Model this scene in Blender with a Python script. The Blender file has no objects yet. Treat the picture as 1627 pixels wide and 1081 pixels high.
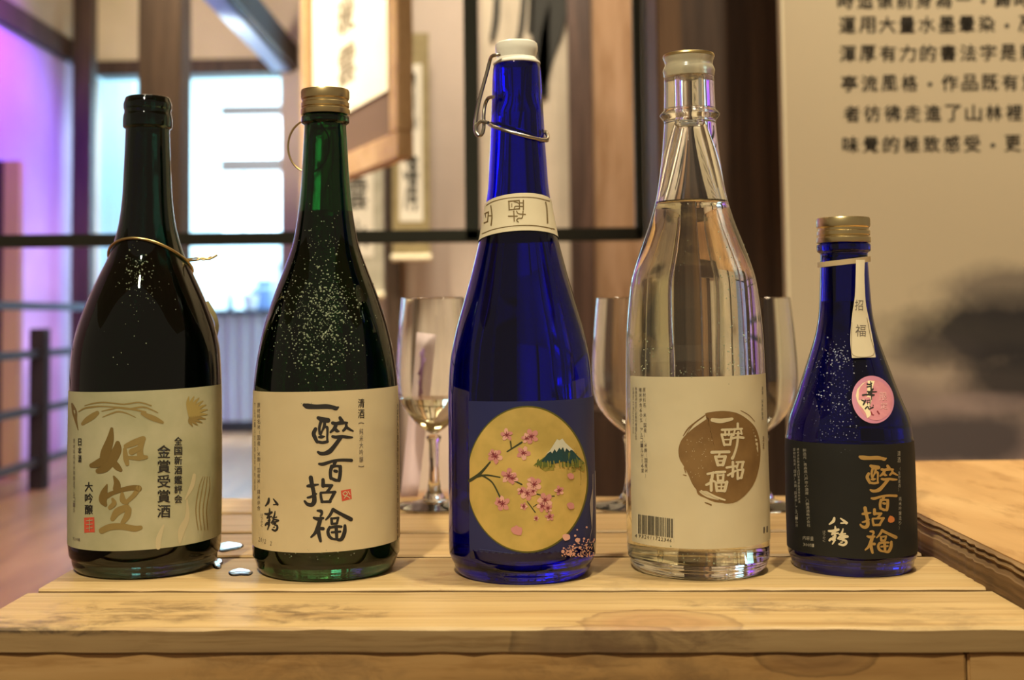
import bpy, bmesh, math, random
from mathutils import Vector, Matrix

SC = bpy.context.scene
COL = SC.collection
random.seed(7)
# ------------------------------------------------------------------ camera
W, HH = 1627, 1081
F = 2000.0                      # focal length in pixels
PPX, PPY = 741.0, 391.0         # the photograph is an off-centre crop
PITCH, ROLL, YAW = 0.056, 0.0092, 0.035
CAMH = 0.149                    # eye above the crate top (z = 0)
ROT = Matrix.Rotation(YAW, 3, 'Z') @ Matrix.Rotation(math.pi / 2 + PITCH, 3, 'X') @ Matrix.Rotation(-ROLL, 3, 'Z')


def ray(px, py):
    return (ROT @ Vector(((px - PPX) / F, -(py - PPY) / F, -1.0)))


_d = ray(811, 998)
_t = CAMH / -_d.z
CAM = Vector((-_d.x * _t, -_d.y * _t, CAMH))
cam = bpy.data.cameras.new('camera')
camo = bpy.data.objects.new('camera', cam)
COL.objects.link(camo)
camo.location = CAM
camo.rotation_euler = ROT.to_euler()
cam.sensor_width = 36
cam.lens = F / W * 36
cam.shift_x = (W / 2 - PPX) / W
cam.shift_y = -(HH / 2 - PPY) / W
cam.clip_start = 0.02
cam.clip_end = 60
cam.dof.use_dof = True
cam.dof.focus_distance = 0.715
cam.dof.aperture_fstop = cam.lens / 5.6
cam.dof.aperture_blades = 0
SC.camera = camo

# ------------------------------------------------------------------ light
w = bpy.data.worlds.new('world')
SC.world = w
w.use_nodes = True
w.node_tree.nodes['Background'].inputs[0].default_value = (1.0, 0.80, 0.55, 1)
w.node_tree.nodes['Background'].inputs[1].default_value = 0.16
SC.view_settings.view_transform = 'Standard'
SC.view_settings.look = 'None'
SC.view_settings.gamma = 1.0
SC.view_settings.use_curve_mapping = False
SC.view_settings.exposure = 0.6


def area(name, loc, target, power, color, size, size_y=None, spread=None):
    l = bpy.data.lights.new(name, 'AREA')
    l.energy = power
    l.color = color
    l.size = size
    if size_y:
        l.shape = 'RECTANGLE'
        l.size_y = size_y
    if spread:
        l.spread = spread
    o = bpy.data.objects.new(name, l)
    COL.objects.link(o)
    o.location = loc
    o.rotation_euler = (Vector(target) - Vector(loc)).to_track_quat('-Z', 'Y').to_euler()
    return o


def spot(name, loc, target, power, color, angle, blend=0.6, size=0.03):
    l = bpy.data.lights.new(name, 'SPOT')
    l.energy = power
    l.color = color
    l.spot_size = angle
    l.spot_blend = blend
    l.shadow_soft_size = size
    o = bpy.data.objects.new(name, l)
    COL.objects.link(o)
    o.location = loc
    o.rotation_euler = (Vector(target) - Vector(loc)).to_track_quat('-Z', 'Y').to_euler()
    return o


WARM = (1.0, 0.90, 0.63)
spot('crate_spot', (-0.30, -0.85, 1.35), (0.0, 0.15, 0.05), 60, WARM, math.radians(50), 0.8, 0.035)
spot('crate_spot', (0.35, 0.05, 1.60), (0.08, 0.25, 0.05), 44, WARM, math.radians(50), 0.8, 0.04)  # second, unseen overhead lamp, added to lift the crate top
spot('sign_fill', (0.85, 0.15, 1.85), (0.72, 1.0, 0.42), 86, (1.0, 0.89, 0.64), math.radians(60), 0.9, 0.06)  # unseen lamp added to brighten the exhibition panel
area('room_light', (-0.1, 2.3, 2.05), (0.0, 3.8, 0.5), 42, (1.0, 0.88, 0.68), 0.6)
area('front_fill', (-0.45, 0.9, 2.05), (-0.5, 2.6, 0.6), 12, (1.0, 0.84, 0.60), 0.5)  # added lamp on the viewer's side, brightens the frame's near end
spot('picture_fill', (-1.05, 1.7, 1.95), (-0.42, 2.4, 0.75), 190, (1.0, 0.88, 0.62), math.radians(50), 0.8, 0.05)  # unseen lamp added to whiten the framed paper
spot('back_wall_fill', (-1.42, 4.2, 1.05), (-1.15, 5.55, 1.75), 34, (1.0, 0.86, 0.62), math.radians(95), 0.7, 0.08)  # unseen spot aimed upwards, added to light the upper back wall
area('hall_floor_fill', (-1.05, 2.6, 2.05), (-1.05, 2.7, 0.0), 16, (1.0, 0.82, 0.58), 0.4, None, math.radians(90))  # added downward lamp, lifts the dark floor at the left
area('annex_fill', (-1.7, 6.9, 2.0), (-1.7, 7.0, 0.0), 135, (0.60, 0.86, 1.0), 1.6, 1.2)  # unseen ceiling lamp added to make the back room bright
area('counter_fill', (-1.15, 5.8, 2.0), (-1.15, 5.95, -0.4), 45, (0.70, 0.86, 1.0), 0.8, 0.15)  # lamp hidden behind the lintel, added to brighten the counter
spot('purple_spot', (-1.30, 4.05, 1.75), (-1.90, 4.35, 0.95), 140, (0.30, 0.035, 1.0), math.radians(84), 0.8, 0.08)
spot('pink_spot', (-1.25, 4.85, 0.2), (-1.90, 5.05, 0.10), 10, (1.0, 0.64, 0.76), math.radians(110), 0.9, 0.1)
area('column_light', (0.75, 0.6, 2.0), (0.4, 1.5, 0.3), 5, (1.0, 0.76, 0.50), 0.3)


# ------------------------------------------------------------------ geometry helpers
def at_y(px, py, Y):
    d = ray(px, py)
    return CAM + d * ((Y - CAM.y) / d.y)


def at_z(px, py, Z):
    d = ray(px, py)
    return CAM + d * ((Z - CAM.z) / d.z)


def at_x(px, py, X):
    d = ray(px, py)
    return CAM + d * ((X - CAM.x) / d.x)


def link(name, me, mats=None, parent=None):
    o = bpy.data.objects.new(name, me)
    COL.objects.link(o)
    if mats:
        for m in (mats if isinstance(mats, (list, tuple)) else [mats]):
            me.materials.append(m)
    if parent is not None:
        o.parent = parent
        o.matrix_parent_inverse = Matrix.Identity(4)
    return o


def empty(name, loc, label, cat, group=None, rz=0.0):
    o = bpy.data.objects.new(name, None)
    COL.objects.link(o)
    o.empty_display_size = 0.02
    o.location = loc
    o.rotation_euler.z = rz
    tag(o, label, cat, group)
    return o


def tag(o, label, cat, group=None, kind=None):
    o['label'] = label
    o['category'] = cat
    if group:
        o['group'] = group
    if kind:
        o['kind'] = kind
    return o


def struct(o, label, cat):
    o['kind'] = 'structure'
    o['label'] = label
    o['category'] = cat
    return o


def from_bm(bm, name, mats, parent=None, smooth=False, angle=35, bevel=0.0, recalc=True):
    if recalc:
        bmesh.ops.recalc_face_normals(bm, faces=bm.faces[:])
    if bevel:
        es = [e for e in bm.edges if len(e.link_faces) == 2 and e.calc_face_angle(0) > 0.6]
        bmesh.ops.bevel(bm, geom=es, offset=bevel, segments=2, affect='EDGES', clamp_overlap=True)
    me = bpy.data.meshes.new(name)
    bm.to_mesh(me)
    bm.free()
    if smooth:
        me.polygons.foreach_set('use_smooth', [True] * len(me.polygons))
        me.set_sharp_from_angle(angle=math.radians(angle))
    return link(name, me, mats, parent)


def add_box(bm, x0, x1, y0, y1, z0, z1, mi=0):
    vs = [bm.verts.new((x, y, z)) for z in (z0, z1) for y in (y0, y1) for x in (x0, x1)]
    fs = []
    for f in ((0, 1, 3, 2), (4, 5, 7, 6), (0, 1, 5, 4), (2, 3, 7, 6), (0, 2, 6, 4), (1, 3, 7, 5)):
        fc = bm.faces.new([vs[i] for i in f])
        fc.material_index = mi
        fs.append(fc)
    return vs


def box(name, x0, x1, y0, y1, z0, z1, mats, parent=None, bevel=0.0):
    bm = bmesh.new()
    add_box(bm, x0, x1, y0, y1, z0, z1)
    return from_bm(bm, name, mats, parent, bevel=bevel)


def add_lathe(bm, prof, n=64, cx=0.0, cy=0.0, mi=0):
    """prof = [(r, z)] ; r = 0 closes on the axis"""
    rings = []
    for r, z in prof:
        if r < 1e-6:
            rings.append([bm.verts.new((cx, cy, z))])
        else:
            rings.append([bm.verts.new((cx + r * math.cos(2 * math.pi * k / n), cy + r * math.sin(2 * math.pi * k / n), z)) for k in range(n)])
    for a, b in zip(rings, rings[1:]):
        for k in range(n):
            k2 = (k + 1) % n
            if len(a) == 1 and len(b) == 1:
                continue
            if len(a) == 1:
                f = bm.faces.new((a[0], b[k2], b[k]))
            elif len(b) == 1:
                f = bm.faces.new((a[k], a[k2], b[0]))
            else:
                f = bm.faces.new((a[k], a[k2], b[k2], b[k]))
            f.material_index = mi
            f.smooth = True
    return rings


def lathe(name, prof, mats, parent=None, n=64, angle=35, closed=False):
    bm = bmesh.new()
    rings = add_lathe(bm, prof, n)
    if closed:
        a, b = rings[-1], rings[0]
        for k in range(n):
            bm.faces.new((a[k], a[(k + 1) % n], b[(k + 1) % n], b[k]))
    return from_bm(bm, name, mats, parent, smooth=True, angle=angle)


def catmull(pts, sub=5, closed=False):
    n = len(pts)
    if n < 3:
        sub = max(sub, 4)
    out = []
    rng = range(n if closed else n - 1)
    for i in rng:
        if closed:
            p0, p1, p2, p3 = (pts[(i + k - 1) % n] for k in range(4))
        else:
            p0, p1, p2, p3 = pts[max(i - 1, 0)], pts[i], pts[i + 1], pts[min(i + 2, n - 1)]
        for s in range(sub):
            t = s / sub
            out.append(tuple(0.5 * (2 * b + (c - a) * t + (2 * a - 5 * b + 4 * c - d) * t * t + (3 * b - a - 3 * c + d) * t ** 3)
                             for a, b, c, d in zip(p0, p1, p2, p3)))
    if not closed:
        out.append(tuple(pts[-1]))
    return out


def add_tube(bm, pts, r, n=10, closed=False, mi=0):
    pts = [Vector(p) for p in pts]
    m = len(pts)
    rings = []
    prev = None
    for i, p in enumerate(pts):
        a = pts[i - 1] if (i > 0 or closed) else p
        b = pts[(i + 1) % m] if (i < m - 1 or closed) else p
        t = (b - a).normalized()
        if prev is None:
            u = t.orthogonal().normalized()
        else:
            u = (prev - t * prev.dot(t)).normalized()
        prev = u
        v = t.cross(u)
        rr = r[i] if isinstance(r, (list, tuple)) else r
        rings.append([bm.verts.new(p + (u * math.cos(2 * math.pi * k / n) + v * math.sin(2 * math.pi * k / n)) * rr) for k in range(n)])
    last = m if closed else m - 1
    for i in range(last):
        a, b = rings[i], rings[(i + 1) % m]
        for k in range(n):
            f = bm.faces.new((a[k], a[(k + 1) % n], b[(k + 1) % n], b[k]))
            f.smooth = True
            f.material_index = mi
    if not closed:
        bm.faces.new(rings[0][::-1]).material_index = mi
        bm.faces.new(rings[-1]).material_index = mi


def tube(name, pts, r, mats, parent=None, n=10, closed=False):
    bm = bmesh.new()
    add_tube(bm, pts, r, n, closed)
    return from_bm(bm, name, mats, parent, smooth=True, angle=50)


# ------------------------------------------------------------------ materials
MATS = {}


def mat(name, color, rough=0.5, metal=0.0, trans=0.0, ior=1.45, spec=0.5, emit=None, estr=0.0, coat=0.0):
    if name in MATS:
        return MATS[name]
    m = bpy.data.materials.new(name)
    m.use_nodes = True
    b = m.node_tree.nodes['Principled BSDF']
    b.inputs['Base Color'].default_value = (*color, 1)
    b.inputs['Roughness'].default_value = rough
    b.inputs['Metallic'].default_value = metal
    b.inputs['Transmission Weight'].default_value = trans
    b.inputs['IOR'].default_value = ior
    b.inputs['Specular IOR Level'].default_value = spec
    b.inputs['Coat Weight'].default_value = coat
    if emit:
        b.inputs['Emission Color'].default_value = (*emit, 1)
        b.inputs['Emission Strength'].default_value = estr
    MATS[name] = m
    return m


class NT:
    def __init__(self, m):
        self.t = m.node_tree
        self.b = self.t.nodes['Principled BSDF']

    def n(self, kind, **kw):
        nd = self.t.nodes.new(kind)
        for k, v in kw.items():
            if k.startswith('_'):
                setattr(nd, k[1:], v)
            else:
                nd.inputs[k].default_value = v
        return nd

    def l(self, a, b):
        self.t.links.new(a, b)

    def math(self, op, a, b=None):
        nd = self.t.nodes.new('ShaderNodeMath')
        nd.operation = op
        for i, v in enumerate((a, b)):
            if v is None:
                continue
            if isinstance(v, (int, float)):
                nd.inputs[i].default_value = v
            else:
                self.l(v, nd.inputs[i])
        return nd.outputs[0]

    def ramp(self, fac, stops):
        r = self.t.nodes.new('ShaderNodeValToRGB')
        e = r.color_ramp.elements
        while len(e) < len(stops):
            e.new(0.5)
        for el, (p, c) in zip(e, stops):
            el.position = p
            el.color = (*c, 1) if len(c) == 3 else c
        self.l(fac, r.inputs[0])
        return r.outputs[0]

    def mix(self, fac, a, b, blend='MIX'):
        nd = self.t.nodes.new('ShaderNodeMix')
        nd.data_type = 'RGBA'
        nd.blend_type = blend
        for i, v in ((0, fac), (6, a), (7, b)):
            if isinstance(v, (int, float)):
                nd.inputs[i].default_value = v
            elif isinstance(v, tuple):
                nd.inputs[i].default_value = (*v, 1)
            else:
                self.l(v, nd.inputs[i])
        return nd.outputs[2]


def wood(name, c0, c1, c2, rough=0.55, grain=(3, 60, 60), knots=(), stains=(), bump=0.15, coat=0.0):
    """grain runs along the axis with the small scale; knots = ellipsoids ((x,y,z),(rx,ry,rz)), stains likewise"""
    m = mat(name, c1, rough, coat=coat)
    t = NT(m)
    tc = t.n('ShaderNodeTexCoord')
    mp = t.n('ShaderNodeMapping')
    mp.inputs['Scale'].default_value = grain
    t.l(tc.outputs['Object'], mp.inputs['Vector'])
    oi = t.n('ShaderNodeObjectInfo')
    addv = t.n('ShaderNodeVectorMath', _operation='ADD')
    t.l(mp.outputs[0], addv.inputs[0])
    cmb = t.n('ShaderNodeCombineXYZ')
    rnd = t.math('MULTIPLY', oi.outputs['Random'], 37.0)
    for i in range(3):
        t.l(rnd, cmb.inputs[i])
    t.l(cmb.outputs[0], addv.inputs[1])
    n1 = t.n('ShaderNodeTexNoise', Scale=1.0, Detail=8.0, Roughness=0.6, Distortion=0.25)
    t.l(addv.outputs[0], n1.inputs['Vector'])
    col = t.ramp(n1.outputs[0], [(0.28, c0), (0.5, c1), (0.72, c2)])
    n2 = t.n('ShaderNodeTexNoise', Scale=0.35, Detail=3.0, Roughness=0.5)
    t.l(addv.outputs[0], n2.inputs['Vector'])
    tone = t.ramp(n2.outputs[0], [(0.3, (0.78, 0.74, 0.70)), (0.65, (1.06, 1.03, 1.0))])
    col = t.mix(0.7, col, tone, 'MULTIPLY')
    n3 = t.n('ShaderNodeTexNoise', Scale=3.4, Detail=5.0, Roughness=0.65)
    t.l(addv.outputs[0], n3.inputs['Vector'])
    fine = t.ramp(n3.outputs[0], [(0.36, (0.74, 0.68, 0.60)), (0.48, (1.0, 1.0, 1.0))])
    col = t.mix(0.8, col, fine, 'MULTIPLY')

    def ell(c, r, d=0.6):
        s = t.n('ShaderNodeVectorMath', _operation='SUBTRACT')
        t.l(tc.outputs['Object'], s.inputs[0])
        s.inputs[1].default_value = c
        q = t.n('ShaderNodeVectorMath', _operation='DIVIDE')
        t.l(s.outputs[0], q.inputs[0])
        q.inputs[1].default_value = r
        ln = t.n('ShaderNodeVectorMath', _operation='LENGTH')
        t.l(q.outputs[0], ln.inputs[0])
        nn = t.n('ShaderNodeTexNoise', Scale=60.0, Detail=3.0, Roughness=0.6)
        t.l(tc.outputs['Object'], nn.inputs['Vector'])
        return t.math('ADD', ln.outputs['Value'], t.math('MULTIPLY', t.math('SUBTRACT', nn.outputs[0], 0.5), d))
    for c, r, kc in knots:
        e = ell(c, r, 0.35)
        rings = t.ramp(t.math('FRACT', t.math('MULTIPLY', e, 4.0)), [(0.0, kc), (0.5, tuple(x * 1.35 for x in kc)), (1.0, kc)])
        f = t.ramp(e, [(0.55, (1, 1, 1)), (1.05, (0, 0, 0))])
        edge = t.ramp(e, [(0.80, (0, 0, 0)), (0.95, (1, 1, 1)), (1.12, (0, 0, 0))])
        col = t.mix(t.math('MULTIPLY', f, 0.5), col, rings)
        col = t.mix(t.math('MULTIPLY', edge, 0.45), col, tuple(x * 0.5 for x in kc))
    for c, r, sc, amt in stains:
        e = ell(c, r, 1.6)
        f = t.ramp(e, [(0.55, (1, 1, 1)), (1.05, (0, 0, 0))])
        ns = t.n('ShaderNodeTexNoise', Scale=1.0, Detail=7.0, Roughness=0.7, Distortion=0.8)
        ms = t.n('ShaderNodeMapping')
        ms.inputs['Scale'].default_value = (38, 75, 75)
        t.l(tc.outputs['Object'], ms.inputs['Vector'])
        t.l(ms.outputs[0], ns.inputs['Vector'])
        g = t.ramp(ns.outputs[0], [(0.42, (0, 0, 0)), (0.62, (1, 1, 1))])
        col = t.mix(t.math('MULTIPLY', t.math('MULTIPLY', f, g), amt), col, sc)
    t.l(col, t.b.inputs['Base Color'])
    bp = t.n('ShaderNodeBump', Strength=bump, Distance=0.002)
    t.l(n1.outputs[0], bp.inputs['Height'])
    t.l(bp.outputs[0], t.b.inputs['Normal'])
    return m


def mottled(name, c0, c1, scale=8, rough=0.8, bump=0.0, detail=4, bscale=None, spec=0.5):
    m = mat(name, c1, rough, spec=spec)
    t = NT(m)
    tc = t.n('ShaderNodeTexCoord')
    n1 = t.n('ShaderNodeTexNoise', Scale=float(scale), Detail=float(detail), Roughness=0.55)
    t.l(tc.outputs['Object'], n1.inputs['Vector'])
    t.l(t.ramp(n1.outputs[0], [(0.35, c0), (0.65, c1)]), t.b.inputs['Base Color'])
    if bump:
        n2 = t.n('ShaderNodeTexNoise', Scale=float(bscale or scale), Detail=2.0, Roughness=0.4, Distortion=0.6)
        t.l(tc.outputs['Object'], n2.inputs['Vector'])
        bp = t.n('ShaderNodeBump', Strength=bump, Distance=0.004)
        t.l(n2.outputs[0], bp.inputs['Height'])
        t.l(bp.outputs[0], t.b.inputs['Normal'])
    return m


# ------------------------------------------------------------------ room
FLOOR = -0.45
CEIL = 2.1
cream = mottled('cream_plaster', (0.60, 0.50, 0.34), (0.68, 0.57, 0.40), 3)
beige = mottled('beige_plaster', (0.50, 0.41, 0.34), (0.58, 0.48, 0.40), 2)
white_wall = mottled('violet_lit_plaster', (0.58, 0.44, 0.66), (0.64, 0.50, 0.72), 3)  # plaster with part of the violet light tinted into its colour
dark_wood = wood('dark_wood', (0.030, 0.018, 0.013), (0.060, 0.036, 0.024), (0.10, 0.06, 0.04), 0.5, (30, 30, 2))
post_wood = wood('post_wood', (0.04, 0.025, 0.015), (0.065, 0.042, 0.026), (0.095, 0.06, 0.037), 0.5, (25, 25, 2))
floor_wood = wood('floor_wood', (0.20, 0.10, 0.045), (0.34, 0.18, 0.085), (0.44, 0.25, 0.13), 0.35, (12, 1.2, 12))
black_metal = mat('black_metal', (0.050, 0.056, 0.044), 0.35, 0.3)
brass_dull = mat('gold_metal', (0.62, 0.46, 0.20), 0.32, 1.0)

bm = bmesh.new()
add_box(bm, -4.5, 4.0, -1.5, 9.2, FLOOR - 0.05, FLOOR)
struct(from_bm(bm, 'floor', floor_wood), 'brown wooden floor running back into the room', 'floor')
bm = bmesh.new()
add_box(bm, -4.5, 4.0, -1.5, 9.2, CEIL, CEIL + 0.05)
struct(from_bm(bm, 'ceiling', cream), 'cream ceiling above the room', 'ceiling')

YB = 5.55                       # back wall plane
p_tl = at_y(131, 118, YB)
p_tr = at_y(446, 118, YB)
p_r2 = at_y(478, 118, YB)
zl = p_tl.z
XL = at_y(117, 300, 5.35).x     # left wall plane
# left wall, split by the beam into a purple-lit lower part and a cream upper part
box_l = box('wall_left', XL - 0.1, XL, 0.5, YB + 0.1, FLOOR, zl, white_wall)
struct(box_l, 'left wall lit violet and pink below the dark beam', 'wall')
b2 = box('wall_left_upper', XL - 0.1, XL, 0.5, YB + 0.1, zl + 0.1, CEIL, cream)
struct(b2, 'cream upper left wall above the dark beam', 'wall')
zb = at_x(60, 62, XL).z
tr = box('trim_1', XL - 0.1, XL + 0.035, 0.5, YB, zl - 0.0, zl + 0.1, dark_wood, bevel=0.004)
struct(tr, 'dark wooden beam along the left wall above the violet part', 'beam')
# back wall : cream band above the opening, beam, right jamb
bk = box('wall_back', XL - 0.1, p_r2.x + 0.35, YB, YB + 0.1, zl + 0.06, CEIL, cream)
struct(bk, 'cream back wall above the bright opening', 'wall')
tb = box('trim_2', XL + 0.04, p_tr.x + 0.06, YB - 0.03, YB + 0.12, zl - 0.01, zl + 0.06, dark_wood, bevel=0.004)
struct(tb, 'dark wooden lintel across the top of the bright opening', 'beam')
jb = box('wall_back_jamb', p_tr.x, p_r2.x + 0.35, YB, YB + 0.1, FLOOR, zl + 0.06, beige)
struct(jb, 'narrow beige wall strip right of the bright opening', 'wall')
pj = at_y(147, 400, YB)
struct(box('wall_back_left', XL - 0.1, pj.x, YB, YB + 0.1, FLOOR, zl - 0.01, beige), 'narrow wall strip behind the dark corner post', 'wall')
# dark corner post
pa, pb = at_y(116, 400, 5.2), at_y(146, 400, 5.2)
struct(box('column_1', pa.x, pb.x, 5.17, 5.26, FLOOR, CEIL, dark_wood, bevel=0.005), 'dark corner post between the violet wall and the bright opening', 'post')
# brown pillar
pa, pb = at_y(219, 60, 2.95), at_y(287, 60, 2.95)
struct(box('pillar_1', pa.x, pb.x, 2.95, 2.95 + (pb.x - pa.x), FLOOR, CEIL, post_wood, bevel=0.006), 'square brown wooden pillar rising behind the leftmost bottle', 'pillar')
# overhead beam, cool blue light painted into its colour
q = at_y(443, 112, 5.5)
blue_lit = mat('blue_lit_paint', (0.45, 0.66, 1.0), 0.6)
struct(box('beam_1', q.x - 0.035, q.x + 0.05, 1.3, YB, q.z, q.z + 0.10, blue_lit, bevel=0.004), 'overhead beam with painted-in blue light running to the corner of the opening', 'beam')
qd = box('beam_2', q.x + 0.055, q.x + 0.085, 1.3, YB, q.z + 0.01, q.z + 0.13, dark_wood)
struct(qd, 'thin dark batten beside the blue-lit overhead beam', 'beam')
# middle wall (facing us) behind the scrolls
YM = 3.75
ml = at_y(476, 400, YM)
struct(box('wall_middle', ml.x, 1.6, YM, YM + 0.1, FLOOR, CEIL, beige), 'beige wall behind the hanging scrolls', 'wall')

# ---- annex seen through the opening
annex_w = mat('annex_paint', (0.62, 0.78, 0.86), 0.7)
YA = 8.3
struct(box('wall_annex_left', -3.6, -3.5, YB + 0.1, YA + 0.1, FLOOR, CEIL, annex_w), 'pale wall at the left of the bright room', 'wall')
struct(box('wall_annex_right', -0.55, -0.45, YB + 0.1, YA + 0.1, FLOOR, CEIL, annex_w), 'pale wall at the right of the bright room', 'wall')
# annex back wall with a window hole
wx0, wx1 = at_y(350, 300, YA).x, at_y(452, 300, YA).x
wz0, wz1 = at_y(400, 372, YA).z, at_y(400, 160, YA).z
bm = bmesh.new()
add_box(bm, -3.5, wx0, YA, YA + 0.1, FLOOR, CEIL)
add_box(bm, wx1, -0.55, YA, YA + 0.1, FLOOR, CEIL)
add_box(bm, wx0, wx1, YA, YA + 0.1, FLOOR, wz0)
add_box(bm, wx0, wx1, YA, YA + 0.1, wz1, CEIL)
struct(from_bm(bm, 'wall_annex_back', annex_w), 'pale blue-white back wall of the bright room', 'wall')
sky = mat('daylight', (0.8, 0.9, 1.0), 1.0, emit=(0.78, 0.92, 1.0), estr=1.25)
wn = bpy.data.objects.new('window_1', None)
COL.objects.link(wn)
wn.location = ((wx0 + wx1) / 2, YA + 0.05, wz0)
struct(wn, 'bright window with dark crossbars in the room behind', 'window')
cx_, cz_ = wn.location.x, wn.location.z
ww, wh = wx1 - wx0, wz1 - wz0
box('pane', -ww / 2, ww / 2, 0.02, 0.03, 0, wh, sky, wn)
frame_w = mat('window_frame_wood', (0.10, 0.06, 0.05), 0.6)
for yy, th in ((170, 0.05), (256, 0.065)):
    zz = at_y(400, yy, YA).z - cz_
    box('crossbar', -ww / 2 - 0.02, ww / 2, -0.03, 0.02, zz - th, zz + th * 0.3, frame_w, wn)
xx = at_y(385, 320, YA).x - cx_
box('mullion', xx - 0.008, xx + 0.008, -0.02, 0.02, 0, at_y(400, 256, YA).z - cz_, mat('pale_mullion', (0.62, 0.72, 0.80), 0.6), wn)
# hanging grey-blue curtain at the left of the opening
bm = bmesh.new()
ca, cb = at_y(140, 300, 5.85), at_y(216, 300, 5.85)
N = 40
zt, zbm = CEIL - 0.05, FLOOR + 0.02
rows = []
for z in (zbm, zt):
    rows.append([bm.verts.new((ca.x + (cb.x - ca.x) * k / N, 5.85 + 0.018 * math.sin(k * 1.7), z)) for k in range(N + 1)])
for k in range(N):
    bm.faces.new((rows[0][k], rows[0][k + 1], rows[1][k + 1], rows[1][k])).smooth = True
cm = mat('curtain_cloth', (0.62, 0.74, 0.80), 0.9)
t = NT(cm)
tr_ = t.n('ShaderNodeBsdfTranslucent', Color=(0.70, 0.82, 0.88, 1))
mx = t.n('ShaderNodeMixShader', Fac=0.6)
out_ = t.t.nodes['Material Output']
t.l(t.b.outputs[0], mx.inputs[1])
t.l(tr_.outputs[0], mx.inputs[2])
t.l(mx.outputs[0], out_.inputs['Surface'])
cur = from_bm(bm, 'curtain', cm, recalc=False)
md = cur.modifiers.new('thickness', 'SOLIDIFY')
md.thickness = 0.004
tag(cur, 'grey-blue curtain hanging at the left of the bright opening', 'curtain')
# counter with corrugated front
ct = empty('counter', (at_y(330, 600, 6.0).x, 6.0, FLOOR), 'pale blue counter with ribbed front in the bright room behind', 'counter')
cxl, cxr = at_y(150, 600, 6.0).x - ct.location.x, at_y(462, 600, 6.0).x - ct.location.x
ctop = at_y(380, 492, 6.0).z - FLOOR
bm = bmesh.new()
N = 64
r0, r1 = [], []
for k in range(N + 1):
    x = cxl + (cxr - cxl) * k / N
    y = 0.02 * (1 if (k // 2) % 2 else 0)
    r0.append(bm.verts.new((x, y, 0.06)))
    r1.append(bm.verts.new((x, y, ctop - 0.03)))
for k in range(N):
    bm.faces.new((r0[k], r0[k + 1], r1[k + 1], r1[k]))
ctf = from_bm(bm, 'front_panel', mat('ribbed_panel', (0.55, 0.65, 0.82), 0.6), ct, recalc=False)
box('worktop', cxl, cxr, -0.03, 0.5, ctop - 0.03, ctop, mat('worktop_dark', (0.10, 0.14, 0.20), 0.4), ct)
box('plinth', cxl, cxr, 0.03, 0.45, 0, 0.06, mat('plinth_dark', (0.05, 0.06, 0.07), 0.6), ct)
ctz = FLOOR + ctop
cupb = mat('cup_blue', (0.16, 0.25, 0.46), 0.3)
cupw = mat('cup_white', (0.85, 0.9, 0.95), 0.35)


def cup(px, w_px, h_px, Y, m, kind, label):
    c = at_y(px, 490, Y)
    k = (Y - CAM.y) / F
    r, h = w_px * k / 2, h_px * k
    if kind == 'jar':
        prof = [(0, 0), (r * 0.9, 0), (r, h * 0.05), (r, h * 0.7), (r * 0.55, h * 0.8), (r * 0.6, h * 0.82), (r * 0.6, h), (0, h)]
    elif kind == 'flask':
        prof = [(0, 0), (r * 0.9, 0), (r, h * 0.05), (r, h * 0.5), (r * 0.4, h * 0.7), (r * 0.38, h * 0.95), (r * 0.45, h), (0, h)]
    else:
        prof = [(0, 0), (r * 0.7, 0), (r * 0.95, h * 0.6), (r, h), (r * 0.92, h), (r * 0.85, h * 0.55), (r * 0.6, h * 0.1), (0, h * 0.1)]
    o = lathe({'jar': 'storage_jar', 'flask': 'flask', 'cup': 'cup'}[kind], prof, m, None, 28)
    o.location = (c.x, Y, ctz)
    tag(o, label, {'jar': 'jar', 'flask': 'bottle', 'cup': 'cup'}[kind], 'dishes on the far counter')


cup(421, 44, 46, 6.32, cupb, 'jar', 'blurred dark blue jar on the far counter, beside the white cup')
cup(398, 26, 24, 6.08, cupw, 'cup', 'blurred white cup on the far counter, in front of the blue jar')
cup(366, 10, 34, 6.12, mat('cup_slate', (0.25, 0.33, 0.42), 0.4), 'flask', 'small slate blue flask on the far counter')
cup(443, 24, 74, 6.12, mat('cup_pale', (0.55, 0.70, 0.85), 0.4), 'flask', 'tall pale blue flask at the right end of the far counter')

# ---- railing and screen at far left
rail_m = mat('railing_metal', (0.10, 0.12, 0.16), 0.35, 0.6)
XR = at_y(62, 700, 3.85).x
rl = empty('railing', (XR, 3.85, FLOOR), 'dark metal railing with four bars before the violet wall', 'railing')
for py in (487, 562, 650, 733):
    z = at_x(62, py, XR).z - FLOOR
    box('rail', -0.012, 0.012, -2.2, 1.3, z - 0.014, z + 0.014, rail_m, rl, bevel=0.003)
zt = at_x(62, 522, XR).z - FLOOR
box('post', -0.028, 0.028, -0.03, 0.03, 0, zt, mat('railing_post', (0.025, 0.018, 0.022), 0.6), rl, bevel=0.003)
box('post', -0.02, 0.02, 1.26, 1.30, 0, at_x(62, 487, XR).z - FLOOR + 0.02, rail_m, rl, bevel=0.003)
box('post', -0.02, 0.02, -2.2, -2.16, 0, at_x(62, 487, XR).z - FLOOR + 0.02, rail_m, rl, bevel=0.003)
YS = 4.15
sa, sb, sc_ = at_y(-60, 300, YS), at_y(5, 300, YS), at_y(31, 300, YS)
ztop = at_y(15, 255, YS).z
sp = empty('folding_screen', ((sa.x + sc_.x) / 2, YS, FLOOR), 'tan screen panel with dark edge at the far left before the violet wall', 'screen')
x0 = sp.location.x
box('dark_leaf', sa.x - x0, sb.x - x0, 0.0, 0.03, 0, ztop - FLOOR, mat('screen_dark', (0.05, 0.025, 0.03), 0.7), sp, bevel=0.003)
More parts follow.
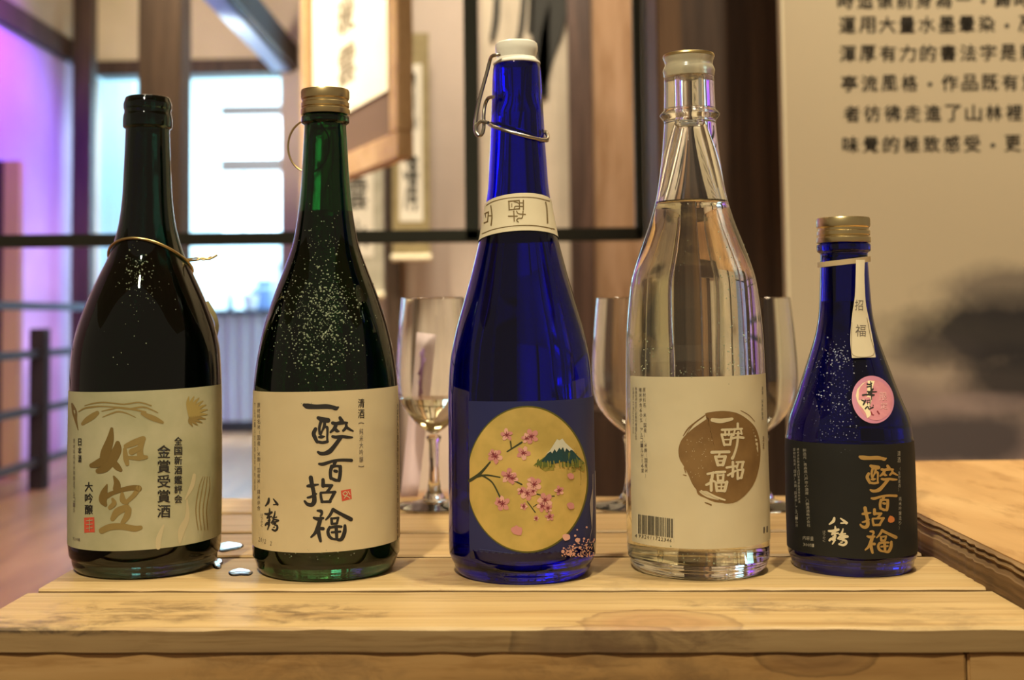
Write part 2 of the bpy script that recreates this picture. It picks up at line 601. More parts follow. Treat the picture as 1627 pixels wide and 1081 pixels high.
box('tan_leaf', sb.x - x0, sc_.x - x0, 0.0, 0.05, 0, ztop - FLOOR, mat('screen_tan', (0.60, 0.43, 0.20), 0.7), sp, bevel=0.003)

# ---- black metal frame (bar and posts), 2 m away
YF = 1.42
fr = empty('metal_frame', (at_y(750, 378, YF).x, YF, at_y(750, 378, YF).z), 'black metal display frame with a long bar behind the bottles', 'frame')
o_ = fr.location
a, b = at_y(-420, 389, YF), at_y(1020, 372, YF)
bm = bmesh.new()
h = 0.0105
a, b = a - o_, b - o_
vs = []
for p in (a, b):
    vs.append([bm.verts.new((p.x, yy, p.z + zz)) for yy, zz in ((-h, -h), (h, -h), (h, h), (-h, h))])
for k in range(4):
    bm.faces.new((vs[0][k], vs[0][(k + 1) % 4], vs[1][(k + 1) % 4], vs[1][k]))
bm.faces.new(vs[0]); bm.faces.new(vs[1][::-1])
from_bm(bm, 'bar', black_metal, fr, bevel=0.0015)
for xa, xb in ((738, 761), (1007, 1021)):
    pa, pb = at_y(xa, 200, YF) - o_, at_y(xb, 200, YF) - o_
    box('upright', pa.x, pb.x, -h, h, -0.005, CEIL - o_.z, black_metal, fr, bevel=0.0015)
# narrow blue glass strip right of the thin upright
pa, pb = at_y(1023, 200, YF), at_y(1043, 200, YF)
gp = box('glass_strip', pa.x, pb.x, YF + 0.0, YF + 0.012, at_y(1030, 470, YF).z, CEIL, mat('grey_blue_panel', (0.24, 0.30, 0.36), 0.25, spec=0.6), None)
tag(gp, 'narrow grey-blue panel strip between the thin upright and the brown column', 'panel')

# ---- brown column
YC = 1.12
pa, pb = at_y(1046, 250, YC), at_y(1249, 250, YC)
col_wood = wood('column_wood', (0.045, 0.026, 0.018), (0.075, 0.043, 0.028), (0.13, 0.075, 0.045), 0.55, (40, 40, 2.0))
struct(box('column_2', pa.x, pb.x, YC, YC + 0.13, FLOOR, CEIL, col_wood, bevel=0.004), 'wide dark brown wooden column behind the clear bottle', 'column')
xs_ = at_y(1088, 250, YC - 0.02).x
edge_wood = wood('column_edge_wood', (0.07, 0.036, 0.017), (0.115, 0.06, 0.027), (0.16, 0.085, 0.04), 0.55, (40, 40, 2.0))
struct(box('trim_3', pa.x - 0.001, xs_, YC - 0.014, YC + 0.02, FLOOR, CEIL, edge_wood, bevel=0.002), 'orange-brown batten on the left edge of the wide column', 'trim')

# ---- backdrop panels behind the blue bottle
YD = 3.2
pa, pb = at_y(905, 250, YD), at_y(942, 250, YD)
struct(box('column_3', pa.x, pb.x, YD, YD + 0.06, FLOOR, CEIL, wood('umber_wood', (0.035, 0.02, 0.014), (0.065, 0.036, 0.025), (0.12, 0.07, 0.05), 0.5, (25, 25, 2)), bevel=0.003), 'brown wooden post behind the shoulder of the tall blue bottle', 'post')
pa, pb = at_y(940, 250, YD), at_y(1040, 250, YD)
pn = box('wooden_panel', pa.x, pb.x, YD + 0.02, YD + 0.05, at_y(960, 660, YD).z, CEIL, wood('orange_wood', (0.26, 0.15, 0.08), (0.38, 0.24, 0.14), (0.48, 0.32, 0.21), 0.28, (14, 14, 1.5)), None, bevel=0.002)
struct(pn, 'orange-brown wooden wall panel between brown post and column', 'panel')
pa, pb = at_y(860, 650, YD), at_y(1260, 650, YD)
cb_ = empty('cabinet', ((pa.x + pb.x) / 2, YD - 0.06, FLOOR), 'dark brown low cabinet behind the middle and right wine glasses', 'cabinet')
hw_ = (pb.x - pa.x) / 2
zc_ = at_y(1000, 648, YD - 0.1).z - FLOOR
bdy = box('body', -hw_, hw_, -0.12, 0.06, 0, zc_, dark_wood, cb_, bevel=0.004)
for s in (-0.5, 0.5):
    dd = box('door', s * hw_ - hw_ * 0.47, s * hw_ + hw_ * 0.47, -0.135, -0.12, 0.03, zc_ - 0.02, dark_wood, cb_, bevel=0.003)
    box('knob', s * hw_ * 0.12 - 0.008, s * hw_ * 0.12 + 0.008, -0.15, -0.135, zc_ * 0.5 - 0.008, zc_ * 0.5 + 0.008, brass_dull, dd, bevel=0.003)


# ------------------------------------------------------------------ writing helpers (planar, in pixels or local units)
_TXT = {}


def glyph(ch, offset=0.0):
    """verts (x,y in em units, roughly 0..1) and faces of one character"""
    key = (ch, offset)
    if key not in _TXT:
        c = bpy.data.curves.new('glyph', 'FONT')
        c.body = ch
        c.resolution_u = 1
        c.offset = offset
        o = bpy.data.objects.new('glyph', c)
        COL.objects.link(o)
        bpy.context.view_layer.update()
        me = bpy.data.meshes.new_from_object(o.evaluated_get(bpy.context.evaluated_depsgraph_get()))
        vs = [(v.co.x, v.co.y) for v in me.vertices]
        fs = [tuple(p.vertices) for p in me.polygons]
        bpy.data.objects.remove(o)
        bpy.data.curves.remove(c)
        bpy.data.meshes.remove(me)
        _TXT[key] = (vs, fs)
    return _TXT[key]


def glyph_shape(ch, cx, cy, w, h, rot=0.0, offset=0.0, fit=True):
    """pixel-space (y down) verts + faces of a character in the box w x h centred at cx, cy"""
    vs, fs = glyph(ch, offset)
    if not vs:
        return [], []
    if fit and ch not in '一·，、。（）-.1':
        x0, x1 = min(v[0] for v in vs), max(v[0] for v in vs)
        y0, y1 = min(v[1] for v in vs), max(v[1] for v in vs)
    else:
        x0, x1, y0, y1 = (0.0, 1.0, -0.12, 0.88) if ord(ch) > 255 else (0.0, 0.6, 0.0, 0.75)
    s, c = math.sin(rot), math.cos(rot)
    out = []
    for x, y in vs:
        u = ((x - x0) / (x1 - x0) - 0.5) * w
        v = -((y - y0) / (y1 - y0) - 0.5) * h
        out.append((cx + u * c - v * s, cy + u * s + v * c))
    return out, fs


def brush(pts, sub=5):
    """brush stroke polygon pieces from [(x, y, width)]: list of convex polygons"""
    pts = [p if len(p) == 3 else (p[0], p[1], pts[0][2]) for p in pts]
    c = catmull(pts, sub) if len(pts) > 1 else pts
    polys = []
    L = []
    for i, (x, y, wd) in enumerate(c):
        a = c[max(i - 1, 0)]
        b = c[min(i + 1, len(c) - 1)]
        dx, dy = b[0] - a[0], b[1] - a[1]
        n = math.hypot(dx, dy) or 1.0
        L.append((x - dy / n * wd / 2, y + dx / n * wd / 2, x + dy / n * wd / 2, y - dx / n * wd / 2))
    for p, q in zip(L, L[1:]):
        polys.append([(p[0], p[1]), (q[0], q[1]), (q[2], q[3]), (p[2], p[3])])
    for x, y, wd in (c[0], c[-1]):
        polys.append([(x + wd / 2 * math.cos(k * math.pi / 5), y + wd / 2 * math.sin(k * math.pi / 5)) for k in range(10)])
    return polys


def disc(cx, cy, rx, ry, n=28, rot=0.0, jit=0.0, seed=0):
    rr = random.Random(seed)
    out = []
    for k in range(n):
        j = 1 + jit * (rr.random() - 0.5)
        a = 2 * math.pi * k / n
        x, y = rx * math.cos(a) * j, ry * math.sin(a) * j
        out.append((cx + x * math.cos(rot) - y * math.sin(rot), cy + x * math.sin(rot) + y * math.cos(rot)))
    return out


class Sheet:
    """a printed surface: pixel-space shapes carried onto a real surface by `place(px, py, layer)`"""

    def __init__(self, place):
        self.bm = bmesh.new()
        self.place = place

    def poly(self, pts, mi, layer=1):
        vs = [self.bm.verts.new(self.place(x, y, layer)) for x, y in pts]
        try:
            f = self.bm.faces.new(vs)
            f.material_index = mi
            f.smooth = True
        except ValueError:
            pass

    def fan(self, pts, mi, layer=1, rings=4):
        """a big round shape, meshed finely enough to follow the curve of the bottle"""
        cx = sum(p[0] for p in pts) / len(pts)
        cy = sum(p[1] for p in pts) / len(pts)
        prev = None
        for r in range(1, rings + 1):
            k = r / rings
            ring = [self.bm.verts.new(self.place(cx + (x - cx) * k, cy + (y - cy) * k, layer)) for x, y in pts]
            n = len(ring)
            if prev is None:
                c = self.bm.verts.new(self.place(cx, cy, layer))
                fs = [self.bm.faces.new((c, ring[i], ring[(i + 1) % n])) for i in range(n)]
            else:
                fs = [self.bm.faces.new((prev[i], ring[i], ring[(i + 1) % n], prev[(i + 1) % n])) for i in range(n)]
            for f in fs:
                f.material_index = mi
                f.smooth = True
            prev = ring

    def strokes(self, strokes, mi, ox=0, oy=0, sc=1.0, layer=1, sub=5):
        for s in strokes:
            s = [(ox + p[0] / sc, oy + p[1] / sc, (p[2] if len(p) > 2 else s[0][2]) / sc) for p in s]
            for pl in brush(s, sub):
                self.poly(pl, mi, layer)

    def char(self, ch, cx, cy, w, h, mi, layer=1, rot=0.0, offset=0.0, fit=True):
        if offset > 0:
            b = offset * h
            for dx, dy in ((-b, 0), (b, 0), (0, -b * 0.7), (0, b * 0.7)):
                self.char(ch, cx + dx, cy + dy, w - b, h - b, mi, layer, rot, 0.0, fit)
            return
        vs, fs = glyph_shape(ch, cx, cy, w, h, rot, offset, fit)
        bv = [self.bm.verts.new(self.place(x, y, layer)) for x, y in vs]
        for f in fs:
            try:
                fc = self.bm.faces.new([bv[i] for i in f])
                fc.material_index = mi
                fc.smooth = True
            except ValueError:
                pass

    def column(self, text, x, y0, y1, w, mi, layer=1, offset=0.0, x1=None, fill=0.86, rot=0.0):
        n = len(text)
        st = (y1 - y0) / n
        for i, ch in enumerate(text):
            if ch == ' ':
                continue
            k = (i + 0.5) / n
            self.char(ch, x + ((x1 - x) * k if x1 is not None else 0), y0 + st * (i + 0.5), w, st * fill, mi, layer, rot, offset)

    def grid(self, fn, nu, nv, mi=0):
        """fn(u, v) -> point; a curved base sheet"""
        g = [[self.bm.verts.new(fn(i / nu, j / nv)) for i in range(nu + 1)] for j in range(nv + 1)]
        for j in range(nv):
            for i in range(nu):
                f = self.bm.faces.new((g[j][i], g[j][i + 1], g[j + 1][i + 1], g[j + 1][i]))
                f.material_index = mi
                f.smooth = True

    def build(self, name, mats, parent=None):
        return from_bm(self.bm, name, mats, parent, recalc=False)


# ------------------------------------------------------------------ the crate
FWD = ROT @ Vector((0, 0, -1))
XC0, XC1 = at_z(-52, 998, 0).x, at_z(1674, 996, 0).x
K_RED = (0.26, 0.105, 0.045)
DARK = (0.13, 0.075, 0.035)
kx = at_z(962, 998, 0).x
kx2 = at_z(1042, 975, 0).x
P0, P1, P2 = (0.45, 0.28, 0.115), (0.58, 0.40, 0.185), (0.66, 0.48, 0.245)
plank_front = wood('pine_front', P0, P1, P2, 0.5, (2.6, 85, 85),
                   knots=[((kx2, 0.010, -0.004), (0.040, 0.028, 0.06), (0.30, 0.14, 0.065)), ((kx, -0.012, -0.004), (0.044, 0.018, 0.022), K_RED)],
                   stains=[((-0.185, 0.035, 0), (0.06, 0.03, 0.05), DARK, 0.75), ((-0.10, 0.03, 0), (0.04, 0.025, 0.05), DARK, 0.8),
                           ((0.13, 0.045, 0), (0.05, 0.018, 0.05), DARK, 0.6), ((0.20, 0.02, 0), (0.05, 0.03, 0.05), DARK, 0.35), ((-0.25, 0.0, -0.002), (0.07, 0.03, 0.004), (0.05, 0.03, 0.02), 0.8)])
plank_mid = wood('pine_middle', P0, P1, P2, 0.5, (2.6, 85, 85),
                 stains=[((0.05, 0.10, 0), (0.05, 0.03, 0.05), DARK, 0.3), ((-0.03, 0.11, 0), (0.03, 0.03, 0.05), (0.32, 0.14, 0.06), 0.6)])
plank_back = wood('pine_back', (0.43, 0.26, 0.105), (0.56, 0.37, 0.165), (0.63, 0.45, 0.22), 0.5, (2.6, 85, 85))
panel_wood = wood('pine_panel', (0.34, 0.18, 0.06), (0.50, 0.29, 0.105), (0.58, 0.36, 0.15), 0.55, (4, 40, 40),
                  knots=[((0.145, -0.0, -0.013), (0.030, 0.03, 0.011), (0.14, 0.07, 0.03))],
                  stains=[((-0.11, 0, -0.02), (0.06, 0.05, 0.02), DARK, 0.45), ((0.05, 0, -0.025), (0.07, 0.05, 0.02), DARK, 0.45)])

edge_m = wood('pine_dark_edge', (0.24, 0.15, 0.065), (0.36, 0.235, 0.105), (0.44, 0.30, 0.14), 0.6, (2.6, 85, 85),  # darker tone for the long side faces of the planks
              knots=[((kx - 0.012, -0.0, -0.010), (0.036, 0.03, 0.03), (0.10, 0.055, 0.028))],
              stains=[((kx + 0.03, 0, -0.006), (0.05, 0.03, 0.03), (0.15, 0.085, 0.04), 0.8), ((-0.22, 0, -0.001), (0.05, 0.03, 0.003), (0.05, 0.03, 0.02), 0.9)])
crate = empty('wooden_crate', (0, 0.0, FLOOR), 'pale pine crate of planks carrying the five sake bottles', 'crate')
ZC = -FLOOR                      # local height of the crate top


def plank(name, x0, x1, y0, y1, z0, z1, m, seed, rag=0.0012):
    """a sawn board with slightly worn, uneven edges"""
    rr = random.Random(seed)
    bm = bmesh.new()
    nx = 36
    secs = []
    for i in range(nx + 1):
        x = x0 + (x1 - x0) * i / nx
        a, b, c = (rr.random() - 0.5) * rag, (rr.random() - 0.5) * rag, (rr.random() - 0.5) * rag * 0.5
        e = 0.0012
        secs.append([bm.verts.new(v) for v in (
            (x, y0 + a, z0), (x, y0 + a, z1 - e + c), (x, y0 + e + a, z1 + 0.0), (x, y1 - e + b, z1), (x, y1 + b, z1 - e), (x, y1 + b, z0))])
    for p, q in zip(secs, secs[1:]):
        for k in range(6):
            fc = bm.faces.new((p[k], q[k], q[(k + 1) % 6], p[(k + 1) % 6]))
            if k in (0, 4):
                fc.material_index = 1
    bm.faces.new(secs[0]); bm.faces.new(secs[-1][::-1])
    return from_bm(bm, name, [m, edge_m], crate, smooth=True, angle=30)


TH = 0.0115
edges = [0.0] + [at_z(809, y, 0).y for y in (938, 884, 845.5)]
edges += [edges[3] + 0.0865, edges[3] + 0.0865 * 2]
mats_p = [plank_front, plank_mid, plank_back, plank_back, plank_back]
for i in range(5):
    g = 0.0044
    y0 = edges[i] + (g if i else 0)
    y1 = edges[i + 1] - g
    sh = (0, 0.002, -0.003, 0.002, -0.001)[i]
    plank('top_plank', XC0 + sh, XC1 + sh, y0, y1, ZC - TH, ZC, mats_p[i], 11 + i, 0.0016 if i == 0 else 0.001)
YE = edges[-1]
# object coordinates of panel patterns sit at the crate base, so shift the panel objects' own origins to the top
def panel(name, x0, x1, y0, y1, z0, z1, m):
    o = box(name, x0, x1, y0, y1, z0 - ZC, z1 - ZC, m, crate, bevel=0.001)
    o.location.z = ZC
    return o


for o in [c for c in crate.children]:
    o.data.transform(Matrix.Translation((0, 0, -ZC)))
    o.location.z = ZC
xr = at_z(1512, 1045, -0.02).x
panel('front_panel', XC0 + 0.003, xr - 0.0006, 0.0012, 0.020, ZC - TH - 0.118, ZC - TH - 0.0006, panel_wood)
panel('corner_batten', xr + 0.0006, XC1 - 0.002, 0.0022, 0.022, ZC - TH - 0.118, ZC - TH - 0.0006, panel_wood)
for z0, z1 in ((ZC - TH - 0.26, ZC - TH - 0.135), (0.03, ZC - TH - 0.29)):
    panel('front_panel', XC0 + 0.008, XC1 - 0.006, 0.004, 0.020, z0, z1, panel_wood)
for s, x in ((0, XC0 + 0.008), (1, XC1 - 0.024)):
    for z0, z1 in ((ZC - TH - 0.118, ZC - TH - 0.0006), (ZC - TH - 0.26, ZC - TH - 0.135), (0.03, ZC - TH - 0.29)):
        panel('side_panel', x, x + 0.016, 0.0225, YE - 0.021, z0, z1, panel_wood)
panel('back_panel', XC0 + 0.008, XC1 - 0.008, YE - 0.020, YE - 0.004, 0.03, ZC - TH - 0.0006, panel_wood)
for x in (XC0 + 0.026, XC1 - 0.064):
    for y in (0.022, YE - 0.06):
        panel('corner_post', x, x + 0.038, y, y + 0.038, 0.0, ZC - TH - 0.0006, panel_wood)

# ---- live-edge slab table on the right
zs = 0.021
edge_px = [(1440, 812), (1457, 822), (1480, 832), (1500, 843), (1522, 850), (1540, 858), (1556, 868), (1575, 884), (1594, 903), (1612, 914), (1640, 921), (1700, 940)]
e3 = [at_z(x, y, zs) for x, y in edge_px]
xmin = XC1 + 0.004
slab_wood = wood('slab_wood', (0.40, 0.22, 0.085), (0.56, 0.33, 0.135), (0.66, 0.42, 0.19), 0.5, (14, 3.5, 14))
bark = wood('live_edge_wood', (0.05, 0.03, 0.016), (0.22, 0.13, 0.06), (0.40, 0.26, 0.12), 0.7, (6, 4, 120), bump=0.6)
far = at_z(1580, 729, zs).y
left = [Vector((max(p.x, xmin), p.y, 0)) for p in e3]
left.sort(key=lambda p: p.y)
left = [Vector((left[0].x + 0.01, -0.25, 0))] + left + [Vector((left[-1].x - 0.004, (left[-1].y + far) / 2, 0)), Vector((left[-1].x + 0.004, far - 0.02, 0))]
slab = empty('wood_slab_table', (0.75, 0.3, FLOOR), 'thick live-edge wooden slab table at the right, next to the crate', 'table')
so = slab.location
lf = [Vector(p) for p in catmull([tuple(p) for p in left], 4)]
bm = bmesh.new()
lay = []
for z, ins in ((zs, 0.0), (zs - 0.05, 0.0)):
    ring = [Vector((max(p.x, xmin), p.y, z)) for p in lf]
    back = [Vector((0.75, far + 0.006, z)), Vector((1.25, far - 0.02, z)), Vector((1.25, -0.25, z))]
    lay.append([bm.verts.new(p - so) for p in ring + back])
n = len(lay[0])
bm.faces.new(lay[0]); bm.faces.new(lay[1][::-1])
for k in range(n):
    bm.faces.new((lay[0][k], lay[0][(k + 1) % n], lay[1][(k + 1) % n], lay[1][k]))
slab_top = from_bm(bm, 'slab', slab_wood, slab)
# bark edge : layered ridges following the edge, just outside the sawn face
bm = bmesh.new()
rr = random.Random(5)
prof = [(0.0002, zs - 0.0005), (-0.0018, zs - 0.002), (0.0, zs - 0.0035), (-0.0022, zs - 0.005), (0.0, zs - 0.0068), (-0.003, zs - 0.010), (-0.0034, zs - 0.030), (0.0, zs - 0.046)]
rows = []
for i, p in enumerate(lf):
    j = (rr.random() - 0.5) * 0.0012
    rows.append([bm.verts.new(Vector((max(p.x, xmin) + dx * 1.0 + (j if dx < -0.001 else 0), p.y, z + j * 0.5 * (k > 0))) - so) for k, (dx, z) in enumerate(prof)])
for a, b in zip(rows, rows[1:]):
    for k in range(len(prof) - 1):
        bm.faces.new((a[k], b[k], b[k + 1], a[k + 1]))
from_bm(bm, 'live_edge', bark, slab, smooth=True, angle=25)
for x, y in ((0.62, -0.1), (1.15, -0.1), (0.62, 0.38), (1.15, 0.38)):
    box('leg', x - 0.03 - so.x, x + 0.03 - so.x, y - 0.03 - so.y, y + 0.03 - so.y, 0, zs - 0.05 - FLOOR, dark_wood, slab, bevel=0.003)


# ------------------------------------------------------------------ bottles
class Bottle:
    def __init__(self, label, base_px, base_y, prof, wall=0.003, seg=72, cat='bottle'):
        P = at_z(base_px, base_y, 0.0)
        dv = Vector((P.x - CAM.x, P.y - CAM.y, 0)).normalized()
        self.dir = dv
        rb = prof[-1][1] * 0.00036 * 0.93
        self.c = Vector((P.x, P.y, 0)) + dv * rb
        self.k = (self.c - CAM).dot(FWD) / F
        self.px = base_px
        pr = []
        for y, hw in prof:
            z = self.zof(y)
            if z > 0.004:
                pr.append((z, hw * self.k))
        pr.sort()
        r0 = pr[0][1]
        low = [(0.0, r0 * 0.90), (0.0012, r0 * 0.945), (0.004, r0 * 0.985)] if pr[0][0] > 0.006 else [(0.0, r0 * 0.92), (0.0012, r0 * 0.965)]
        self.outer = low + pr
        self.wall = wall
        self.o = empty('sake_bottle', self.c, label, cat, 'sake bottles on the crate')
        self.seg = seg

    def zof(self, y, x=None):
        d = ray(self.px if x is None else x, y)
        t = (self.c - CAM).dot(self.dir) / d.dot(self.dir)
        return CAM.z + d.z * t

    def r(self, z):
        pr = self.outer
        if z <= pr[0][0]:
            return pr[0][1]
        for a, b in zip(pr, pr[1:]):
            if a[0] <= z <= b[0]:
                return a[1] + (b[1] - a[1]) * (z - a[0]) / max(1e-9, b[0] - a[0])
        return pr[-1][1]

    def smooth_outer(self):
        """densify the smooth shoulder with a spline"""
        pts = catmull(self.outer, 4)
        return [(r, max(0.0, z)) for z, r in pts]

    def place(self, px, py, layer=0, off=0.00025):
        d = ray(px, py)
        o = CAM - self.c
        z = self.zof(py)
        for _ in range(6):
            R = self.r(z) + off + layer * 0.00009
            a = d.x * d.x + d.y * d.y
            b = o.x * d.x + o.y * d.y
            c = o.x * o.x + o.y * o.y - R * R
            dis = b * b - a * c
            if dis <= 0:
                t = -b / a
                p = o + d * t
                s = R / math.hypot(p.x, p.y)
                p = Vector((p.x * s, p.y * s, p.z))
            else:
                t = (-b - math.sqrt(dis)) / a
                p = o + d * t
            z = p.z
        return p

    def theta(self, px, py):
        p = self.place(px, py)
        f = math.atan2(-self.dir.y, -self.dir.x)
        a = math.atan2(p.y, p.x) - f
        return (a + math.pi) % (2 * math.pi) - math.pi, p.z

    def pol(self, th, z, off=0.0, R=None):
        f = math.atan2(-self.dir.y, -self.dir.x)
        R = (self.r(z) if R is None else R) + off
        return Vector((R * math.cos(f + th), R * math.sin(f + th), z))

    def glass(self, m, liquid=None, fill_y=None, bore_r=None, bore_y=None):
        out = self.smooth_outer()
        zt = self.outer[-1][0]
        wl = self.wall
        prof = [(0, 0.004), (out[0][0] * 0.75, 0.0032), (out[0][0] * 0.94, 0.0)] + out
        rt = out[-1][0]
        inner = []
        for r, z in out:
            if z > 0.010:
                inner.append((max(r - wl, 0.004), z))
        # straight bore inside the finish
        bore = min(r for r, z in inner if z > zt - 0.03)
        inner = [(min(r, bore) if z > zt - 0.022 else r, z) for r, z in inner]
        if bore_r:
            zb0 = self.zof(bore_y)
            bore = bore_r
            inner = [(min(r, bore + max(0.0, (zb0 - z) * 0.24)), z) for r, z in inner]
        top = [(rt - 0.0006, zt + 0.0006), (rt - wl * 0.5, zt + 0.0009), (bore + 0.0004, zt + 0.0004)]
        ib = [(0, 0.0085), (inner[0][0] * 0.7, 0.0078), (inner[0][0] * 0.93, 0.0085)]
        prof = prof + top + inner[::-1] + ib[::-1]
        g = lathe('glass_body', prof, m, self.o, self.seg, 40)
        if liquid:
            zf = self.zof(fill_y)
            lq = [(0, 0.0083), (inner[0][0] * 0.7, 0.0076), (inner[0][0] * 0.93 + 0.0001, 0.0083)]
            lq += [(r + 0.0002, z) for r, z in inner if z < zf - 0.001]
            rl = self.r(zf) - wl
            lq += [(rl + 0.0002, zf + 0.0004), (rl - 0.0012, zf), (0, zf)]
            lathe('sake', lq, liquid, self.o, self.seg, 40)
        return g

    def sheet(self):
        return Sheet(lambda x, y, l: self.place(x, y, l))

    def label(self, sh, thl, thr, yt, yb, mi=0, xm=None, n=56, tilt=0.0):
        """wrap a paper sheet between angles thl..thr; yt / yb are its edges in front"""
        xm = self.px if xm is None else xm
        zt = self.place(xm, yt).z
        zb = self.place(xm, yb).z

        def fn(u, v):
            th = thl + (thr - thl) * u
            z = zb + (zt - zb) * v + tilt * math.sin(th) * self.r(zb)
            return self.pol(th, z, 0.00022)
        sh.grid(fn, n, 10, mi)

    def ringfit(self, pts):
        """tilted ring round the bottle through pixel points: returns z(theta)"""
        rows = []
        for x, y in pts:
            rows.append(self.theta(x, y))
        m = Matrix([[sum(f(t) * g(t) for t, _ in rows) for g in (lambda t: 1, math.sin, math.cos)] for f in (lambda t: 1, math.sin, math.cos)])
        v = Vector([sum(f(t) * z for t, z in rows) for f in (lambda t: 1, math.sin, math.cos)])
        for i in range(3):
            m[i][i] += 1e-6
        s = m.inverted() @ v
        return lambda t: s[0] + s[1] * math.sin(t) + s[2] * math.cos(t)

    def plane(self, px, py, fwd=0.0):
        """point on the upright plane through the axis, moved `fwd` metres towards the camera (local)"""
        d = ray(px, py)
        t = ((self.c - CAM).dot(self.dir) - fwd) / d.dot(self.dir)
        return CAM + d * t - self.c

    def drops(self, spots, m, seed=1):
        """beads of condensation: spots = [(cx, cy, sx, sy, n, rmin, rmax)] in pixels"""
        rr = random.Random(seed)
        bm = bmesh.new()
        for cx, cy, sx, sy, n, r0, r1 in spots:
            for _ in range(n):
                x, y = rr.gauss(cx, sx), rr.gauss(cy, sy)
                p = self.place(x, y, 0, 0.0)
                nrm = Vector((p.x, p.y, 0.0)).normalized()
                rad = (r0 + (r1 - r0) * rr.random() ** 2) * self.k
                u = nrm.cross(Vector((0, 0, 1))).normalized()
                v = u.cross(nrm)
                top = bm.verts.new(p + nrm * rad * 0.75)
                r1s = [bm.verts.new(p + nrm * rad * 0.5 + (u * math.cos(a) + v * math.sin(a)) * rad * 0.72) for a in [k * math.pi / 4 for k in range(8)]]
                r2s = [bm.verts.new(p - nrm * 0.0001 + (u * math.cos(a) + v * math.sin(a)) * rad) for a in [k * math.pi / 4 for k in range(8)]]
                for k in range(8):
                    bm.faces.new((top, r1s[k], r1s[(k + 1) % 8]))
                    bm.faces.new((r1s[k], r2s[k], r2s[(k + 1) % 8], r1s[(k + 1) % 8]))
        o = from_bm(bm, 'condensation', m, self.o, smooth=True, angle=80)
        o['kind'] = 'stuff'
        return o


def glassmat(name, tint, ior=1.5, rough=0.0):
    return mat(name, tint, rough, trans=1.0, ior=ior)


GREEN_D = glassmat('dark_green_glass', (0.028, 0.065, 0.045))
GREEN = glassmat('green_glass', (0.035, 0.15, 0.048))
BLUE = glassmat('cobalt_glass', (0.008, 0.010, 0.68))
BLUE2 = glassmat('deep_cobalt_glass', (0.02, 0.026, 0.48))
CLEAR = glassmat('clear_glass', (0.97, 0.98, 0.95))
SAKE_D = glassmat('dark_sake', (0.32, 0.46, 0.34), 1.36)
SAKE = glassmat('sake_liquid', (0.98, 0.95, 0.80), 1.36)
WATER = glassmat('water', (0.98, 0.99, 1.0), 1.33)
DEW = mat('dew', (0.50, 0.57, 0.38), 0.12, trans=0.55, ior=1.33, spec=0.8)
INK = mat('black_ink', (0.022, 0.018, 0.016), 0.65)
INK2 = mat('grey_ink', (0.14, 0.11, 0.085), 0.7)
RED = mat('red_seal_ink', (0.60, 0.085, 0.045), 0.7)


def paper(name, c0, c1, scale=30, bump=0.25, bs=45, rough=0.75):
    return mottled(name, c0, c1, scale, rough, bump, 4, bs)


# ---------- brush calligraphy shared by two labels (pixels of the second bottle's label)
YI = [[(90, 150, 60), (150, 170, 95), (300, 180, 80), (470, 175, 85), (580, 190, 70), (635, 205, 75), (678, 185, 26)]]
SUI = [[(330, 370, 60), (400, 400, 92), (500, 412, 84)], [(375, 440, 55), (350, 540, 50), (355, 645, 42)], [(440, 430, 48), (435, 510, 55), (400, 590, 36), (372, 655, 38)],
       [(285, 560, 62), (252, 640, 72), (280, 720, 68), (312, 785, 54)], [(300, 775, 50), (400, 795, 50), (490, 778, 50)],
       [(440, 535, 30), (482, 530, 48), (490, 600, 42), (486, 700, 38), (490, 780, 42)], [(345, 700, 40), (390, 697, 58), (440, 690, 24)],
       [(705, 370, 58), (738, 430, 74)], [(578, 458, 60), (640, 468, 56), (720, 455, 66), (830, 455, 34)],
       [(635, 480, 64), (610, 550, 62), (540, 617, 36)], [(605, 540, 50), (650, 590, 60), (690, 600, 24)],
       [(808, 460, 44), (810, 530, 52), (760, 590, 42)], [(828, 540, 52), (880, 572, 42), (930, 597, 26)],
       [(575, 690, 46), (640, 702, 58), (735, 690, 52), (830, 702, 54), (915, 705, 32)],
       [(722, 700, 68), (650, 800, 68), (580, 890, 74), (520, 950, 84), (440, 982, 66), (370, 982, 62), (328, 958, 46)]]
HYAKU = [[(240, 130, 30), (290, 132, 42), (400, 97, 34), (500, 84, 36), (622, 88, 40)], [(430, 100, 45), (412, 152, 36)],
         [(388, 160, 46), (372, 230, 40), (378, 300, 40)], [(400, 165, 28), (450, 155, 30), (490, 165, 38)], [(490, 162, 42), (488, 250, 44), (475, 325, 42)],
         [(376, 295, 36), (430, 322, 38), (470, 325, 30)], [(422, 213, 36), (444, 218, 40)]]
SHO = [[(140, 292, 52), (155, 380, 50), (175, 470, 48), (182, 570, 56), (150, 615, 50), (100, 607, 40), (68, 572, 28)], [(103, 392, 34), (150, 387, 42), (228, 374, 18)],
       [(103, 530, 25), (150, 517, 32), (206, 484, 20)], [(285, 318, 42), (287, 390, 50)], [(287, 385, 35), (340, 387, 38), (392, 385, 32)],
       [(385, 390, 34), (350, 440, 34), (322, 468, 28)], [(256, 478, 30), (262, 530, 34), (275, 580, 36)], [(258, 472, 28), (340, 468, 28), (428, 464, 36)],
       [(420, 470, 38), (388, 530, 36), (362, 578, 34)], [(268, 580, 30), (370, 577, 36)]]
